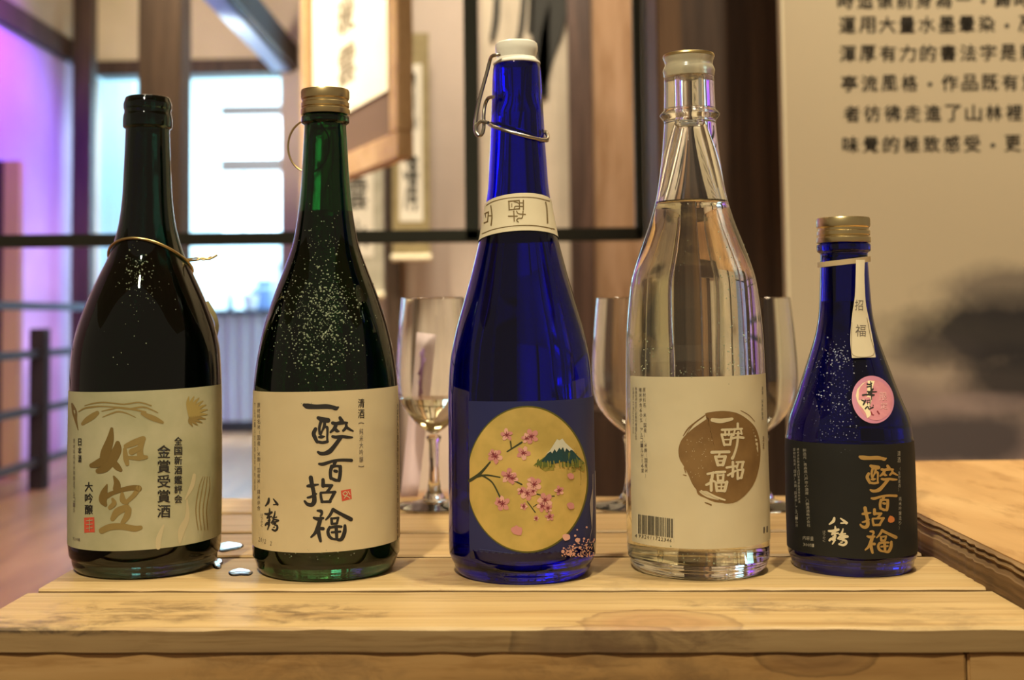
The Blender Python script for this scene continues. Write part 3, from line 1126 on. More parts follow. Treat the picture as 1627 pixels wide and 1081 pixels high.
FUKU = [[(220, 685, 26), (260, 690, 42), (270, 720, 32), (255, 748, 24)], [(175, 768, 28), (225, 782, 46), (285, 772, 32)], [(252, 790, 50), (225, 880, 52), (190, 950, 38), (145, 996, 24)],
        [(225, 900, 50), (240, 980, 46), (256, 1046, 34)], [(240, 895, 38), (286, 898, 42)], [(318, 792, 20), (365, 740, 34), (405, 668, 38)],
        [(403, 672, 44), (480, 715, 42), (560, 757, 48), (615, 786, 52)], [(385, 778, 32), (390, 840, 34)], [(385, 778, 26), (467, 768, 28)], [(465, 768, 28), (450, 832, 30)], [(390, 840, 28), (450, 836, 28)],
        [(365, 880, 34), (343, 930, 38), (360, 990, 40), (397, 1016, 28)], [(365, 887, 32), (440, 872, 34), (502, 874, 30)], [(545, 862, 36), (540, 940, 48), (505, 1020, 46), (462, 1030, 34)],
        [(440, 880, 42), (445, 950, 40), (448, 1020, 36)], [(388, 942, 28), (490, 932, 28)], [(380, 1015, 28), (470, 1030, 28)]]
HACHI = [[(402, 135, 34), (390, 200, 46), (343, 262, 22)], [(478, 142, 18), (520, 195, 36), (548, 236, 44)], [(483, 240, 24), (560, 234, 22)]]
TSURU = [[(412, 305, 18), (415, 350, 30), (412, 410, 30)], [(335, 398, 30), (390, 402, 46), (450, 372, 40)], [(402, 410, 26), (375, 470, 30)], [(375, 462, 30), (448, 445, 24)], [(412, 440, 28), (405, 540, 34), (402, 600, 30), (380, 666, 20)],
         [(385, 515, 18), (425, 505, 20)], [(345, 592, 34), (365, 555, 30), (418, 540, 22)], [(378, 570, 40), (412, 590, 26)],
         [(508, 355, 16), (500, 410, 28), (482, 470, 34)], [(462, 470, 24), (535, 455, 22)], [(485, 490, 30), (450, 552, 34)], [(478, 500, 26), (520, 498, 30), (562, 515, 38)], [(480, 540, 28), (545, 530, 26)], [(470, 575, 24), (520, 560, 24)],
         [(500, 590, 24), (540, 600, 34), (546, 650, 38), (510, 688, 38), (462, 668, 32)], [(480, 630, 20), (500, 625, 20)]]


def to_px(strokes, ox, oy, sc):
    return [[(ox + p[0] / sc, oy + p[1] / sc, (p[2] if len(p) > 2 else s[0][2]) / sc) for p in s] for s in strokes]


CALLI = to_px(YI + SUI, 475, 630, 10.81) + to_px(HYAKU + SHO + FUKU, 475, 720, 7.455)
CRANE = to_px(HACHI + TSURU, 390, 780, 10.81)

# ================= bottle 1 : dark green, open
B1 = Bottle('dark green bottle with pale gold rice-ear label, leftmost on the crate', 231, 920, [
    (157, 35.5), (161, 36.6), (166, 38.2), (173, 38.2), (176, 37), (181, 37.2), (186, 38.6), (197, 39.2), (203, 38.6), (206, 35), (212, 35), (240, 36), (278, 37.6), (315, 39.4), (352, 43.8), (378, 49.8), (407, 59.5),
    (441, 75.8), (478, 92.5), (515, 106), (540, 112.5), (565, 116.3), (620, 118.8), (740, 119.7), (860, 118.5), (880, 113.5)])
B1.glass(GREEN_D, SAKE_D, 425)
P_B1 = paper('sage_gold_paper', (0.35, 0.33, 0.19), (0.46, 0.42, 0.265), 26, 0.12, 20)
GOLDB = mat('brown_gold_ink', (0.21, 0.135, 0.040), 0.5, 0.25)
GOLDL = mat('pale_gold_ink', (0.30, 0.21, 0.07), 0.55, 0.2)
GOLDY = mat('yellow_gold_ink', (0.42, 0.31, 0.10), 0.55, 0.2)
CREAMI = mat('cream_ink', (0.52, 0.44, 0.27), 0.7)
s = B1.sheet()
B1.label(s, -1.78, 1.37, 621, 874, 0, 231, tilt=0.025)
NYO = [[(345, 10, 30), (330, 110, 70), (292, 220, 92), (272, 275, 84)], [(275, 300, 70), (210, 342, 74), (152, 360, 44)], [(402, 150, 50), (395, 210, 88), (350, 300, 92), (280, 385, 78), (215, 412, 50)],
       [(365, 335, 62), (400, 375, 62), (430, 402, 36)]]
NYO2 = [[(470, 205, 36), (480, 290, 52), (492, 345, 40)], [(480, 175, 44), (560, 142, 62), (645, 105, 54)], [(635, 130, 54), (615, 205, 60), (625, 275, 60), (676, 280, 34)], [(535, 230, 60), (600, 200, 50)], [(495, 285, 30), (610, 292, 44)]]
KU = [[(365, 465, 18), (395, 530, 62), (392, 585, 74)], [(300, 545, 16), (272, 620, 66), (262, 690, 78), (285, 735, 36)], [(300, 650, 50), (360, 620, 40), (460, 588, 44), (550, 572, 50), (602, 580, 62)]]
KU2 = [[(600, 575, 50), (560, 640, 44), (490, 705, 36)], [(445, 630, 34), (452, 690, 60), (490, 712, 40)], [(352, 680, 26), (368, 722, 50), (328, 762, 40)],
       [(490, 760, 60), (400, 800, 70), (352, 870, 44)], [(505, 780, 60), (490, 845, 62), (448, 905, 40)], [(250, 982, 58), (330, 948, 62), (440, 942, 60), (560, 962, 56), (622, 952, 38)]]
# ears of rice and pale streaks below the writing
EAR = [[(200, 600, 20), (320, 530, 34), (480, 500, 40), (660, 485, 30), (900, 495, 26), (1180, 520, 34), (1420, 560, 40), (1640, 610, 40)],
       [(330, 470, 16), (520, 420, 28), (720, 400, 30), (940, 415, 26), (1180, 440, 30), (1500, 400, 30), (1760, 470, 26)], [(700, 590, 18), (900, 545, 30), (1050, 520, 26), (1300, 540, 40), (1600, 500, 34), (1900, 620, 20)],
       [(720, 715, 18), (900, 640, 30), (1050, 600, 34), (1220, 630, 26), (1420, 720, 16)]]
s.strokes(EAR, 2, 110, 610, 13.5, 1)
s.strokes([[(285, 860, 70), (380, 780, 120), (500, 700, 130), (600, 625, 90)], [(1560, 640, 60), (1700, 700, 110), (1850, 760, 110), (2000, 830, 60)]], 2, 110, 610, 13.5, 1)
s.strokes([[(60, 430, 40), (110, 600, 110), (140, 780, 60), (190, 990, 16)]], 1, 110, 610, 13.5, 1)
rr = random.Random(3)
for i in range(11):
    a = -0.2 + i * 0.33
    s.strokes([[(285, 215, 10), (285 + 55 * math.sin(a), 185 - 70 * math.cos(a) * 0.8, 22), (300 + 100 * math.sin(a), 175 - 95 * math.cos(a), 5)]], 3 if i < 7 else 2, 230, 610, 4.0, 1)
for k, xo in enumerate((0, 22, 46, 68)):
    s.strokes([[(340 + xo * 0.9, 930, 5), (325 + xo, 800, 6), (345 + xo, 660, 5), (370 + xo * 0.6, 590, 3)]], 2, 230, 610, 4.0, 1)
s.strokes([[(315, 580, 20), (300, 650, 26), (258, 735, 8)], [(268, 740, 10), (270, 850, 30), (235, 930, 44), (222, 1010, 14)], [(120, 900, 12), (90, 980, 34), (85, 1040, 30)]], 4, 230, 610, 4.0, 1)
s.strokes(NYO + KU, 1, 120, 680, 6.005, 2)
s.strokes(NYO2 + KU2, 2, 120, 680, 6.005, 2)
s.column('金賞受賞酒', 260.4, 706, 824.5, 20.5, 5, 2, 0.02)
s.column('全国新酒鑑評会', 283.3, 693.5, 801, 12.3, 5, 2, 0.025)
s.column('大吟醸', 141, 765, 819, 12.5, 5, 2, 0.025)
s.column('日本酒', 126.7, 696, 736, 5.2, 5, 2, 0.02)
s.column('原材料名米米麹醸造アルコール', 117.6, 697, 815, 3.0, 6, 2)
s.poly([(133.5, 823), (149.5, 822), (150.5, 846), (134, 847)], 7, 2)
for st in ([(137, 828, 1.1), (147, 827, 1.1)], [(137, 834, 1), (147, 833, 1)], [(142, 825, 1), (142, 844, 1)], [(137, 840, 1), (147, 839, 1)]):
    s.strokes([st], 8, 0, 0, 1, 3)
s.column('720ml', 122, 852, 859, 2.4, 6, 2) if False else None
for i, ch in enumerate('720ml'):
    s.char(ch, 116.5 + i * 2.3, 856 + i * 0.5, 1.9, 4.2, 6, 2)
b1l = s.build('label', [P_B1, GOLDB, GOLDL, GOLDY, CREAMI, INK, INK2, RED, P_B1], B1.o)
b1l['label'] = 'sage and gold paper label with brown brush writing'
# gold wire tied round the neck
zf = B1.ringfit([(181, 389), (201, 380), (223, 378.5), (249, 385), (275, 402), (296, 415)])
bm = bmesh.new()
pts = [B1.pol(t, zf(t), 0.0009) for t in [2 * math.pi * i / 64 for i in range(64)]]
add_tube(bm, pts, 0.0009, 8, True)
tail = [B1.plane(296, 414, 0.006), B1.plane(312, 413.5, 0.010), B1.plane(322, 410, 0.010), B1.plane(332, 412, 0.011), B1.plane(345, 405.5, 0.010)]
add_tube(bm, catmull([tuple(p) for p in tail], 5), 0.0007, 8)
tail = [B1.plane(297, 412, 0.006), B1.plane(314, 410, 0.0095), B1.plane(324, 413, 0.0105), B1.plane(336, 407.5, 0.011)]
add_tube(bm, catmull([tuple(p) for p in tail], 5), 0.0005, 8)
from_bm(bm, 'neck_wire', brass_dull, B1.o, smooth=True, angle=60)
B1.drops([(214, 430, 12, 16, 90, 0.5, 1.6), (230, 470, 20, 20, 40, 0.4, 1.0), (205, 520, 25, 30, 14, 0.5, 1.2)], DEW, 4)
# paper tab of the back label peeling away at the right of the shoulder
bm = bmesh.new()
g = []
for i in range(9):
    u = i / 8
    a, b = B1.plane(331 + 17 * math.sin(u * math.pi * 0.75), 478 + 62 * u, -0.012), B1.plane(322 + 20 * math.sin(u * math.pi * 0.8), 482 + 60 * u, 0.004)
    g.append((bm.verts.new(a), bm.verts.new(b)))
for p, q in zip(g, g[1:]):
    bm.faces.new((p[0], q[0], q[1], p[1])).smooth = True
from_bm(bm, 'back_label', mat('olive_paper', (0.20, 0.17, 0.07), 0.7), B1.o, recalc=False)

# ================= bottle 2 : green with cream label
B2 = Bottle('green bottle with cream brush-writing label and gold screw cap', 519, 925, [
    (150, 33), (184, 33), (186, 38), (191, 38.8), (196, 38.4), (199, 34.5), (204, 33.9), (241, 36), (278, 38), (315, 41), (352, 45.8), (389, 53), (426, 66), (463, 80.5), (500, 93), (527, 100.8), (570, 109.5),
    (620, 115.0), (700, 116.4), (860, 116.3), (876, 115.2), (888, 111)])
B2.glass(GREEN, SAKE_D, 338)
P_B2 = paper('cream_paper', (0.60, 0.47, 0.27), (0.66, 0.53, 0.32), 14, 0.35, 26)
s = B2.sheet()
B2.label(s, -1.72, 1.62, 622, 878, 0, 519, tilt=0.02)
for st in CALLI + CRANE:
    s.strokes([st], 1, 0, 0, 1, 1)
s.column('清酒', 574, 632.5, 666, 10, 1, 1, 0.01)
s.column('純米大吟醸', 574.2, 680, 736, 6.0, 2, 1)
s.strokes([[(570, 673, 1.2), (574, 672, 1.2), (578, 673, 1.2)], [(570, 741, 1.2), (574, 742, 1.2), (578, 741, 1.2)]], 2, 0, 0, 1, 1)
s.column('原材料名米（国産）米麹（国産米）精米歩合', 411, 640, 812, 4.6, 2, 1, 0, 411)
s.column('アルコール分度製造年月内容量', 404.8, 640, 780, 1.6, 2, 1)
s.column('大切な人と飲む特別な一本を造りました未成年者', 632, 640, 860, 2.2, 1, 1)
s.column('はっかく', 416, 816, 838, 3.6, 2, 1)
for i, ch in enumerate('2012. 2.'):
    s.char(ch, 412 + i * 3.1, 857.3 + i * 1.1, 2.6 if ch != '.' else 1.2, 7 if ch != '.' else 1.4, 2, 1, 0.15) if ch != ' ' else None
s.poly([(541.5, 780), (557.3, 777), (559, 793), (543.5, 797)], 3, 1)
s.strokes([[(545, 784, 1.3), (549, 781.5, 1.3), (552, 785, 1.3), (548, 788, 1.3), (545, 785, 1.3)], [(553, 781, 1.2), (556, 786, 1.2)], [(547, 792, 1.2), (551, 788.5, 1.2), (556, 792, 1.2)]], 0, 0, 0, 1, 2)
b2l = s.build('label', [P_B2, INK, INK2, RED], B2.o)


def screw_cap(B, y0, y1, hw, m, pxc=None):
    z0, z1 = B.zof(y1), B.zof(y0)
    h = z1 - z0
    R = hw * B.k
    pr = [(R * 0.90, z0), (R, z0), (R * 1.01, z0 + h * 0.03), (R * 1.005, z0 + h * 0.20), (R * 0.955, z0 + h * 0.24), (R * 0.955, z0 + h * 0.27), (R * 0.99, z0 + h * 0.31), (R * 0.99, z0 + h * 0.46), (R * 0.945, z0 + h * 0.50),
          (R * 0.945, z0 + h * 0.58), (R * 0.985, z0 + h * 0.63), (R, z0 + h * 0.68), (R, z0 + h * 0.93), (R * 0.97, z0 + h * 0.99), (R * 0.92, z1), (0, z1 + 0.0001)]
    bm = bmesh.new()
    n = 120
    rings = []
    for r, z in pr[:-1]:
        kn = z0 + h * 0.65 < z < z0 + h * 0.95
        rings.append([bm.verts.new(((r - (0.00022 if (kn and k % 2) else 0)) * math.cos(2 * math.pi * k / n), (r - (0.00022 if (kn and k % 2) else 0)) * math.sin(2 * math.pi * k / n), z)) for k in range(n)])
    for a, b in zip(rings, rings[1:]):
        for k in range(n):
            bm.faces.new((a[k], a[(k + 1) % n], b[(k + 1) % n], b[k]))
    bm.faces.new(rings[-1])
    return from_bm(bm, 'cap', m, B.o, smooth=True, angle=28)


CAPM = mat('cap_gold', (0.58, 0.44, 0.22), 0.30, 1.0)
screw_cap(B2, 143.5, 183, 39.2, CAPM)
# tamper ring hanging beside the neck
bm = bmesh.new()
ctr = B2.plane(490.5, 232, -0.013)
u = Vector((B2.dir.y, -B2.dir.x, 0)); v = Vector((0, 0, 1))
add_tube(bm, [ctr + u * (34 * B2.k * math.cos(t)) + v * (43 * B2.k * math.sin(t)) - B2.dir * (0.004 * math.cos(t)) for t in [2 * math.pi * i / 48 for i in range(48)]], 0.00065, 8, True)
from_bm(bm, 'pull_ring', brass_dull, B2.o, smooth=True, angle=60)
B2.drops([(516, 505, 33, 42, 420, 0.5, 1.7), (525, 480, 24, 30, 210, 0.7, 1.9), (508, 555, 26, 25, 150, 0.7, 1.9), (460, 500, 16, 40, 120, 0.5, 1.4), (515, 385, 22, 24, 60, 0.5, 1.2), (520, 600, 34, 8, 30, 0.5, 1.3),
          (500, 880, 40, 5, 26, 0.5, 1.2), (500, 540, 55, 60, 160, 0.3, 0.8)], DEW, 2)

# ================= bottle 3 : tall cobalt swing-top
B3 = Bottle('tall cobalt blue swing-top bottle with golden moon label', 830.5, 930, [
    (103, 37), (110, 38.6), (130, 40), (185, 42.5), (225, 44.2), (262, 46.6), (300, 49.2), (343, 56.0), (375, 62), (400, 68), (438, 77.8), (483, 90.6), (526, 102.8), (569, 111.5), (612, 115), (640, 116), (700, 116.2), (855, 116.8), (880, 114.5), (892, 109)])
B3.glass(BLUE, SAKE, 330)
NAVY = mat('navy_paper', (0.020, 0.024, 0.105), 0.45)
MOON = mottled('moon_gold', (0.48, 0.34, 0.085), (0.62, 0.42, 0.115), 60, 0.6, 0.5, 3, 30)
MOON_E = mat('moon_edge', (0.11, 0.10, 0.012), 0.6)
PINK = mat('blossom_pink', (0.62, 0.26, 0.24), 0.6)
PINKL = mat('blossom_pale', (0.78, 0.42, 0.34), 0.6)
MAROON = mat('blossom_heart', (0.25, 0.035, 0.05), 0.6)
BRANCH = mat('branch_green', (0.045, 0.05, 0.02), 0.6)
FUJI = mat('mountain_teal', (0.012, 0.055, 0.060), 0.6)
FUJIG = mat('mountain_green', (0.12, 0.15, 0.03), 0.6)
FUJIY = mat('meadow_green', (0.30, 0.25, 0.045), 0.6)
SNOW = mat('snow_white', (0.62, 0.60, 0.48), 0.6)
MAUVE = mat('pale_mauve', (0.42, 0.36, 0.35), 0.6)
s = B3.sheet()
tl = B3.theta(745, 760)[0]
B3.label(s, tl, 1.56, 638, 893, 0, 835, tilt=0.01)
mo = [(max(x, 746), y) for x, y in disc(838, 762, 97, 117, 72)]
mo2 = [(max(x, 746), y) for x, y in disc(837.5, 762, 95, 114.5, 72)]
s.fan(mo, 2, 1, 8)
s.fan(mo2, 1, 2, 8)
C6 = lambda pts: [(690 + p[0] / 3.18, 600 + p[1] / 3.18) for p in pts]
rr = random.Random(21)
# mountain
s.poly(C6([(500, 445), (560, 405), (600, 400), (600, 470), (560, 475)]), 8, 3)
s.poly(C6([(600, 400), (700, 400), (700, 478), (600, 470)]), 8, 3)
s.poly(C6([(700, 400), (740, 410), (764, 445), (758, 474), (700, 478)]), 8, 3)
s.poly(C6([(505, 440), (560, 400), (590, 380), (590, 455), (545, 448)]), 7, 4)
s.poly(C6([(590, 380), (680, 380), (680, 452), (590, 455)]), 7, 4)
s.poly(C6([(680, 380), (700, 370), (762, 434), (740, 440), (680, 452)]), 7, 4)
s.poly(C6([(540, 425), (585, 370), (625, 320), (640, 318), (650, 425), (600, 438)]), 6, 5)
s.poly(C6([(640, 318), (655, 325), (700, 370), (750, 425), (690, 435), (650, 425)]), 6, 5)
s.poly(C6([(560, 392), (585, 368), (620, 312), (632, 318), (632, 355), (618, 378), (608, 362), (596, 384), (588, 374)]), 9, 6)
s.poly(C6([(632, 318), (648, 309), (662, 330), (708, 372), (690, 366), (684, 374), (668, 358), (660, 376), (650, 352), (640, 366), (632, 355)]), 9, 6)
for i in range(26):
    x = 520 + 230 * rr.random()
    y = 440 + 14 * rr.random()
    s.strokes([[(x, y - 20 - 10 * rr.random(), 5), (x + 3 * rr.random(), y + 5 * rr.random(), 7)]], 8 if i % 2 else 7, 690, 600, 3.18, 6)
# branches
s.strokes([[(178, 522, 16), (230, 487, 15), (282, 428, 8)], [(200, 506, 12), (260, 494, 9), (332, 505, 6)], [(240, 495, 9), (292, 530, 8), (332, 604, 8)], [(368, 375, 7), (400, 355, 8), (442, 328, 10)], [(385, 325, 8), (390, 362, 7)],
           [(405, 523, 7), (442, 541, 8)], [(470, 628, 5), (510, 682, 6)], [(520, 590, 7), (560, 600, 5), (606, 600, 6)], [(568, 650, 7), (576, 676, 8)], [(520, 640, 4), (500, 655, 4)]], 5, 690, 600, 3.18, 3)
# blossoms
bl = [(365, 290, 36), (490, 298, 44), (466, 308, 30), (310, 400, 42), (298, 388, 30), (450, 382, 40), (375, 498, 46), (395, 510, 34), (505, 540, 44), (470, 585, 44), (440, 575, 26), (560, 620, 44), (545, 650, 34), (345, 638, 44), (330, 630, 30), (632, 572, 28), (583, 704, 26), (515, 712, 16), (452, 652, 22), (575, 660, 26), (500, 575, 24)]
for i, (x, y, r) in enumerate(bl):
    r *= 0.88
    a0 = rr.random() * 6
    for k in range(5):
        a = a0 + k * 2 * math.pi / 5
        px_, py_ = x + 0.58 * r * math.cos(a), y + 0.58 * r * math.sin(a)
        s.poly(C6(disc(px_, py_, r * 0.46, r * 0.34, 10, a, 0.35, i * 7 + k)), 3 if (k + i) % 3 else 10, 4 + (k % 2))
    for k in range(7):
        a = a0 + k * 0.9
        s.strokes([[(x, y, 5), (x + r * (0.3 + 0.3 * rr.random()) * math.cos(a), y + r * (0.3 + 0.3 * rr.random()) * math.sin(a), 2.5)]], 4, 690, 600, 3.18, 6, 2)
for x, y, r in ((690, 500, 18), (690, 650, 20), (420, 775, 28), (405, 770, 18), (668, 808, 20), (725, 822, 14), (480, 518, 10)):
    s.poly(C6(disc(x, y, r, r * 0.85, 12, 0.4, 0.3, int(x))), 10 if y > 780 or r < 12 else 3, 5)
for i in range(150):
    x = 640 + 170 * rr.random()
    y = 905 - (40 + (x - 640) * 0.35) * rr.random() ** 1.6
    s.poly(C6(disc(x, y, 2 + 4 * rr.random() ** 2, 2 + 4 * rr.random() ** 2, 7)), 10, 5)
for x, y, r in ((712, 800, 6), (770, 757, 5), (722, 770, 4), (757, 815, 6), (700, 855, 6), (650, 880, 9), (690, 880, 7), (735, 860, 7)):
    s.poly(C6(disc(x, y, r, r, 9)), 10, 5)
s.poly(C6([(800, 490), (814, 470), (818, 660), (800, 660), (786, 640), (800, 560)]), 11, 2)
s.poly(C6([(786, 640), (800, 660), (818, 660), (818, 850), (800, 845), (782, 835), (796, 760)]), 11, 2)
for i in range(14):
    x0 = 230 + i * 12
    s.strokes([[(x0, 868 + i * 1.6, 4), (x0 + 7, 869 + i * 1.6, 4)]], 12, 690, 600, 3.18, 2, 1)
b3l = s.build('label', [NAVY, MOON, MOON_E, PINK, MAROON, BRANCH, FUJI, FUJIG, FUJIY, SNOW, PINKL, MAUVE, mat('navy_print', (0.05, 0.06, 0.20), 0.5)], B3.o)
b3l['label'] = 'navy label with golden moon, blossom branches and snowy mountain'
# paper band on the neck
P_BAND = paper('ivory_paper', (0.66, 0.56, 0.38), (0.72, 0.62, 0.44), 20, 0.1, 30)
BRINK = mat('olive_brown_ink', (0.16, 0.10, 0.03), 0.7)
zt_ = B3.ringfit([(773, 322), (800, 310), (833, 307), (860, 309.5), (874.5, 316.5)])
zb_ = B3.ringfit([(764, 380), (790, 371), (823, 366), (855, 367.5), (882, 373)])
s = B3.sheet()
s.grid(lambda u, v: B3.pol(2 * math.pi * u, zb_(2 * math.pi * u) * (1 - v) + zt_(2 * math.pi * u) * v, 0.0005), 72, 8, 0)
s.place = lambda x, y, l: B3.place(x, y, l, 0.0006)
CB = lambda pts: [[(745 + p[0] / 10.81, 290 + p[1] / 10.81, p[2] / 10.81) for p in st] for st in pts]
for st in CB([[(300, 392, 12), (420, 325, 12), (640, 272, 12), (900, 252, 12), (1150, 262, 12), (1390, 318, 12)], [(225, 882, 14), (400, 812, 14), (640, 762, 14), (900, 738, 14), (1180, 745, 14), (1470, 800, 14)],
              [(1318, 335, 20), (1340, 450, 20), (1352, 690, 22)],
              # 酔 lying on its side
              [(935, 305, 20), (935, 465, 20)], [(690, 325, 22), (930, 390, 0.1)] if False else [(680, 325, 22), (865, 308, 20)], [(685, 325, 22), (692, 470, 22)], [(692, 468, 20), (870, 452, 20)], [(865, 308, 18), (870, 455, 18)], [(870, 350, 16), (935, 350, 16)], [(870, 410, 16), (935, 410, 16)],
              [(775, 330, 16), (830, 345, 16), (870, 370, 14)], [(780, 455, 16), (795, 410, 16), (870, 410, 14)], [(735, 365, 14), (735, 420, 14)],
              [(680, 580, 22), (830, 578, 20)], [(770, 490, 20), (780, 665, 20)], [(820, 490, 18), (850, 535, 18), (970, 548, 18)], [(930, 490, 18), (915, 605, 18), (850, 615, 18), (820, 650, 20), (850, 680, 18)],
              # 百 at the left
              [(375, 400, 20), (395, 570, 20), (380, 735, 22)], [(340, 572, 18), (390, 572, 18)], [(275, 535, 20), (335, 505, 20)], [(335, 505, 18), (320, 670, 18)], [(262, 695, 20), (322, 668, 20)], [(278, 535, 18), (290, 600, 14)]]):
    s.strokes([st], 1, 0, 0, 1, 1, 4)
s.build('neck_band', [P_BAND, BRINK], B3.o)
# sliver of a paper seal at the left of the shoulder
bm = bmesh.new()
g = []
for i in range(7):
    u = i / 6
    a, b = B3.plane(755.5 - 20 * u, 430 + 54 * u, -0.002), B3.plane(759.5 - 20 * u, 432 + 54 * u, -0.014)
    g.append((bm.verts.new(a), bm.verts.new(b)))
for p, q in zip(g, g[1:]):
    bm.faces.new((p[0], q[0], q[1], p[1])).smooth = True
from_bm(bm, 'paper_seal', P_BAND, B3.o, recalc=False)
# porcelain stopper
PORC = mat('porcelain', (0.80, 0.76, 0.66), 0.18, coat=0.4)
zz = lambda y: B3.zof(y)
dx = B3.plane(818, 80).xy - B3.plane(830.5, 80).xy
kk = B3.k
cap = lathe('stopper', [(0, zz(104)), (36 * kk, zz(104)), (38.6 * kk, zz(102)), (38.2 * kk, zz(99.5)), (34.5 * kk, zz(96)), (31.5 * kk, zz(92.5)), (32 * kk, zz(90)), (34.4 * kk, zz(82)), (34.8 * kk, zz(76)), (34 * kk, zz(70.5)), (31 * kk, zz(67.8)), (0, zz(66.5))], PORC, B3.o, 64, 30)
STEEL = mat('wire_steel', (0.50, 0.46, 0.38), 0.25, 1.0)
bail = bmesh.new()
zr = B3.ringfit([(776.5, 197), (797, 204.5), (823, 214), (852, 221.5), (867, 223)])
add_tube(bail, [B3.pol(t, zr(t), 0.0013) for t in [2 * math.pi * i / 56 for i in range(56)]], 0.0011, 10, True)


def bp(x, y, f=0.0):
    return tuple(B3.plane(740 + x / 6.007, 60 + y / 6.007, f))


add_tube(bail, catmull([bp(330, 158, 0.0125), bp(290, 165, 0.0125), bp(250, 178, 0.010), bp(232, 215, 0.007), bp(200, 340, 0.006), bp(140, 560, 0.006), bp(105, 720, 0.006), bp(88, 850, 0.007), bp(105, 925, 0.008), bp(150, 925, 0.009), bp(172, 860, 0.009), bp(172, 740, 0.008), bp(185, 640, 0.007), bp(215, 578, 0.010), bp(265, 565, 0.0145)], 6), 0.0011, 10)
add_tube(bail, catmull([bp(215, 812, 0.013), bp(150, 800, 0.010), bp(108, 830, 0.009), bp(95, 890, 0.009), bp(125, 935, 0.010)], 6), 0.0011, 10)
add_tube(bail, catmull([bp(690, 970, 0.012), bp(765, 975, 0.009), bp(782, 945, 0.006), bp(765, 905, 0.003), bp(730, 890, 0.006)], 6), 0.0012, 10)
# hinge arm on the far side of the stopper
add_tube(bail, catmull([bp(640, 165, -0.013), bp(600, 300, -0.017), bp(560, 560, -0.019), bp(520, 820, -0.019), bp(500, 900, -0.018)], 6), 0.0011, 10)
from_bm(bail, 'wire_bail', STEEL, B3.o, smooth=True, angle=60)

# ================= bottle 4 : clear
B4 = Bottle('clear glass bottle with brown round seal on a cream label', 1110, 923, [
    (123, 39.4), (126, 40.2), (140, 40.2), (165, 41), (174, 41.4), (178, 45), (183, 48.2), (188, 45), (193, 41.6), (205, 42.2), (245, 46), (282, 51), (319, 57.6), (356, 68.5), (393, 82.3), (430, 95), (460, 101.4), (526, 108), (598, 110.2), (640, 110.8), (780, 112.3), (870, 111.8), (884, 108.5)])
B4.glass(CLEAR, SAKE, 322, 16 * B4.k, 195)
FROST = mat('frosted_stopper', (0.66, 0.60, 0.44), 0.22, trans=0.55, ior=1.4)
zz = lambda y: B4.zof(y)
kk = B4.k
stp = lathe('stopper', [(0, zz(124)), (36 * kk, zz(124)), (40 * kk, zz(122.5)), (41.2 * kk, zz(117)), (42 * kk, zz(112)), (40 * kk, zz(107)), (38.2 * kk, zz(103)), (39 * kk, zz(98)), (41 * kk, zz(92)), (40.8 * kk, zz(88)), (39 * kk, zz(86)), (34 * kk, zz(87)), (30 * kk, zz(90)), (0, zz(91))], FROST, B4.o, 64, 35)
lathe('stopper_lip', [(40.4 * kk, zz(86.5)), (41.4 * kk, zz(88.5)), (41.6 * kk, zz(90)), (41.2 * kk, zz(91.5)), (40.6 * kk, zz(91))], brass_dull, stp, 64, 60, True)
P_B4 = paper('ivory_label_paper', (0.63, 0.53, 0.34), (0.69, 0.59, 0.39), 12, 0.35, 26)
SEALB = mottled('seal_brown', (0.19, 0.10, 0.032), (0.25, 0.14, 0.048), 60, 0.6)
s = B4.sheet()
tl = B4.theta(1002, 720)[0]
B4.label(s, max(tl, -1.45), 1.50, 599, 873, 0, 1110, tilt=0.012)
C4 = lambda pts: [(1070 + p[0] / 6.36, 640 + p[1] / 6.36) for p in pts]
blob = [(320, 112), (400, 92), (520, 85), (640, 105), (740, 162), (820, 240), (862, 340), (880, 480), (868, 640), (822, 800), (740, 920), (640, 1000), (540, 1020), (470, 1000), (440, 950), (370, 915), (330, 890), (250, 890), (195, 830), (150, 730), (103, 640), (62, 570), (50, 480), (70, 400), (112, 340), (200, 260), (300, 190), (350, 150)]
s.fan(C4(catmull(blob, 3, True)), 1, 1, 7)
s.strokes([[(100, 335, 8), (150, 262, 16), (240, 185, 12), (330, 120, 8)], [(125, 330, 6), (200, 225, 6), (310, 140, 6)], [(240, 870, 20), (260, 920, 26), (330, 960, 14), (430, 1000, 12), (600, 1012, 10)], [(320, 1010, 10), (380, 1034, 16)], [(300, 950, 8), (420, 985, 12), (560, 1000, 8)], [(680, 80, 6), (760, 125, 8), (822, 190, 6)], [(100, 730, 8), (128, 738, 10)], [(110, 660, 14), (125, 710, 12)]], 1, 1070, 640, 6.36, 1)
s.strokes([[(330, 900, 16), (420, 950, 22), (520, 985, 16)], [(280, 890, 14), (345, 930, 18)]], 0, 1070, 640, 6.36, 2)
